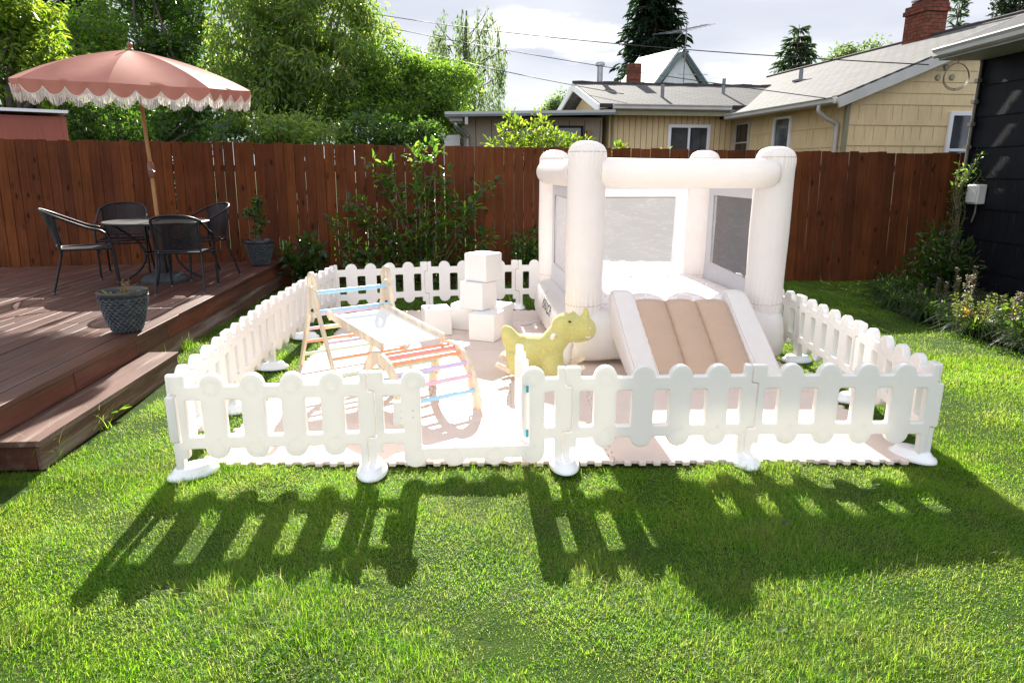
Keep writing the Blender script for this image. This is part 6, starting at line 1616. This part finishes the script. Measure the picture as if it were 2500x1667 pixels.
for u, vb, vt, Y, k in order:
    top_ = at(u, vt, Y); used[k] += 1
    spike((top_.x, top_.y, 0.02), max(0.25, top_.z - 0.02), kinds[k] + ', ' + ordn[used[k] - 1], [M['spike'], M['spike_dry'], M['spike_dry']][k])
def leafy_plant(name, label, u, v, Y, n, h, r, Ls, mat):
    c = at(u, v, Y); root = empty(name, (c.x, c.y, 0.01), 0, label, 'plant'); st = MB(); P = []; D = []
    for k in range(9):
        tip = Vector((random.gauss(0, r * .7), random.gauss(0, r * .7), h * random.uniform(.6, 1.0))); pth = branch_path((0, 0, 0), tip, .12, 5); st.tube(pth, [0.004] * len(pth), 4)
        for j in range(n // 9):
            q = pth[random.randrange(3, len(pth))]; o = Vector((random.gauss(0, 1), random.gauss(0, 1), random.gauss(.2, .7))).normalized(); P.append(tuple(q + o * random.uniform(0, .03))); D.append(tuple(o))
    st.build('stems', M['stem'], root, smooth=60); m = len(P); S = rng.uniform(Ls * .6, Ls * 1.2, m)
    leaf_mesh('leaves', np.array(P), np.array(D), rand_unit(m) + np.array([0, 0, .8]), S, S * 0.6, mat, root)
leafy_plant('yellowing_plant', 'small plant with orange and yellow leaves in the garden bed', 2365, 800, 6.85, 54, .34, .10, .05, M['autumn'])
leafy_plant('lime_plant', 'bright lime green leafy plant at the right edge of the bed', 2492, 800, 6.3, 70, .45, .10, .08, M['leaf_bright'])
n = 1900; py_ = rng.uniform(5.0, 10.1, n); bxx = np.interp(py_, [4.0, 5.2, 6.2, 7.1, 8.0, 8.9, 9.95], [5.0, 4.75, 4.55, 4.42, 4.35, 4.55, 4.75]); px_ = bxx + 0.30 + 0.35 * np.clip((py_ - 7.6) / 2, 0, 1) + np.abs(rng.normal(0, .65, n)); k = px_ < 6.5; px_, py_ = px_[k], py_[k]; n = len(px_)
o_ = leaf_mesh('bed_ground_cover', np.column_stack([px_, py_, np.abs(rng.normal(.05, .08, n)) + .01]), rand_unit(n) + np.array([0, 0, .5]), rand_unit(n) + np.array([0, 0, 1.0]), rng.uniform(.04, .11, n), rng.uniform(.015, .035, n), M['leaf_dark']); tag(o_, 'mixed dark ground cover filling the bed below the black wall', 'ground cover', kind='stuff')

# weeds along the step and deck
def tuft(loc, n, L, label):
    root = empty('grass_tuft', loc, 0, label, 'weed', 'long grass tufts along the step'); mb = MB()
    for k in range(n):
        a = random.uniform(0, 2 * PI); l = L * random.uniform(.5, 1.15); w = 0.0026; el = random.uniform(0.9, 1.5); d = Vector((math.cos(a), math.sin(a), 0)); s = Vector((-d.y, d.x, 0)); q = Vector((random.gauss(0, .03), random.gauss(0, .05), 0)); e = el; vs = []
        for j in range(5):
            ww = w * (1 - j / 4.3); vs += [q - s * ww, q + s * ww]; q = q + (d * math.cos(e) + Vector((0, 0, math.sin(e)))) * l / 4; e -= random.uniform(.1, .35)
        mb.add(vs, [(2 * j, 2 * j + 1, 2 * j + 3, 2 * j + 2) for j in range(4)])
    mb.build('blades', M['grass'], root, smooth=80)
for (u, v), n_, L_, lb_ in (((365, 935), 60, 0.20, 'long grass tuft beside the middle of the step'), ((235, 1045), 45, 0.20, 'thin long grass tuft against the front of the step'), ((400, 905), 50, 0.19, 'long grass tuft at the far end of the step'), ((120, 1120), 40, 0.22, 'wispy grass tuft at the near corner of the step'), ((455, 850), 60, 0.16, 'grass tuft against the deck just past the step'), ((315, 975), 40, 0.15, 'short grass tuft beside the broad leaved weed')):
    c_ = at(u, v, 5); d_ = (c_ - Vector((0, 0, HC))); t_ = -HC / d_.z; pnt = Vector((0, 0, HC)) + d_ * t_; tuft((pnt.x, pnt.y, -0.01), int(n_ * 1.8), L_ * 1.1, lb_)
def ground_pt(u, v):
    d_ = at(u, v, 5) - Vector((0, 0, HC)); return Vector((0, 0, HC)) + d_ * (-HC / d_.z)
wp = ground_pt(280, 1015); n = 9
o_ = leaf_mesh('broadleaf_weed', np.tile(np.array([[wp.x, wp.y, 0.02]]), (n, 1)) + rng.normal(0, .015, (n, 3)) * np.array([1, 1, 0]), np.array([[math.cos(a), math.sin(a), .45] for a in np.linspace(0, 5.6, n)]), np.tile(np.array([[0, 0, 1.]]), (n, 1)), rng.uniform(.07, .12, n), rng.uniform(.05, .075, n), M['leaf_mid']); tag(o_, 'broad leaved weed growing in the lawn beside the step', 'weed')
for i, (u, v, s_, lb_) in enumerate(((1890, 1570, .055, 'green fallen leaf on the lawn at lower right'), (2128, 1205, .05, 'pale fallen leaf on the lawn below the right corner panel'), (1692, 1425, .03, 'tiny pale leaf lying in the dark shadow on the lawn'), (1905, 1302, .06, 'dull green leaf lying in the shadow right of centre'))):
    g_ = ground_pt(u, v); o_ = leaf_mesh('fallen_leaf', np.array([[g_.x, g_.y, 0.045], [g_.x + .012, g_.y, .045]]), np.array([[.9, .3, .12], [.3, .9, .2]]), np.array([[0, .2, 1.], [.3, 0, 1.]]), np.array([s_, s_ * .7]), np.array([s_ * .6, s_ * .4]), M['leaf_birch'] if i else M['leaf_mid']); tag(o_, lb_, 'leaf')

# clover and straw scattered through the lawn
n = 2600; cx_ = rng.uniform(-3.2, 4.0, 26); cy_ = rng.uniform(1.5, 5.2, 26); ci = rng.integers(0, 26, n); px_ = cx_[ci] + rng.normal(0, .09, n); py_ = cy_[ci] + rng.normal(0, .07, n)
k = ~((px_ > -1.9) & (px_ < 2.5) & (py_ > 3.5)) & (px_ > -2.5); px_, py_ = px_[k], py_[k]; n = len(px_); ang = rng.uniform(0, 2 * PI, n)
o_ = leaf_mesh('clover', np.column_stack([px_, py_, rng.uniform(.008, .028, n)]), np.column_stack([np.cos(ang), np.sin(ang), rng.uniform(-.1, .35, n)]), rand_unit(n) * .35 + np.array([0, 0, 1.0]), rng.uniform(.009, .017, n), rng.uniform(.009, .015, n), M['clover']); tag(o_, 'low clover patches scattered through the front lawn', 'clover', kind='stuff')
n = 150; px_ = rng.uniform(-3.2, 4.0, n); py_ = rng.uniform(1.5, 3.5, n); ang = rng.uniform(0, 2 * PI, n)
o_ = leaf_mesh('dry_straw', np.column_stack([px_, py_, rng.uniform(.012, .026, n)]), np.column_stack([np.cos(ang), np.sin(ang), rng.uniform(-.1, .1, n)]), rand_unit(n) * .3 + np.array([0, 0, 1.0]), rng.uniform(.02, .045, n), np.full(n, .0022), M['spike_dry']); tag(o_, 'loose dry clippings lying on the lawn', 'clippings', kind='stuff')
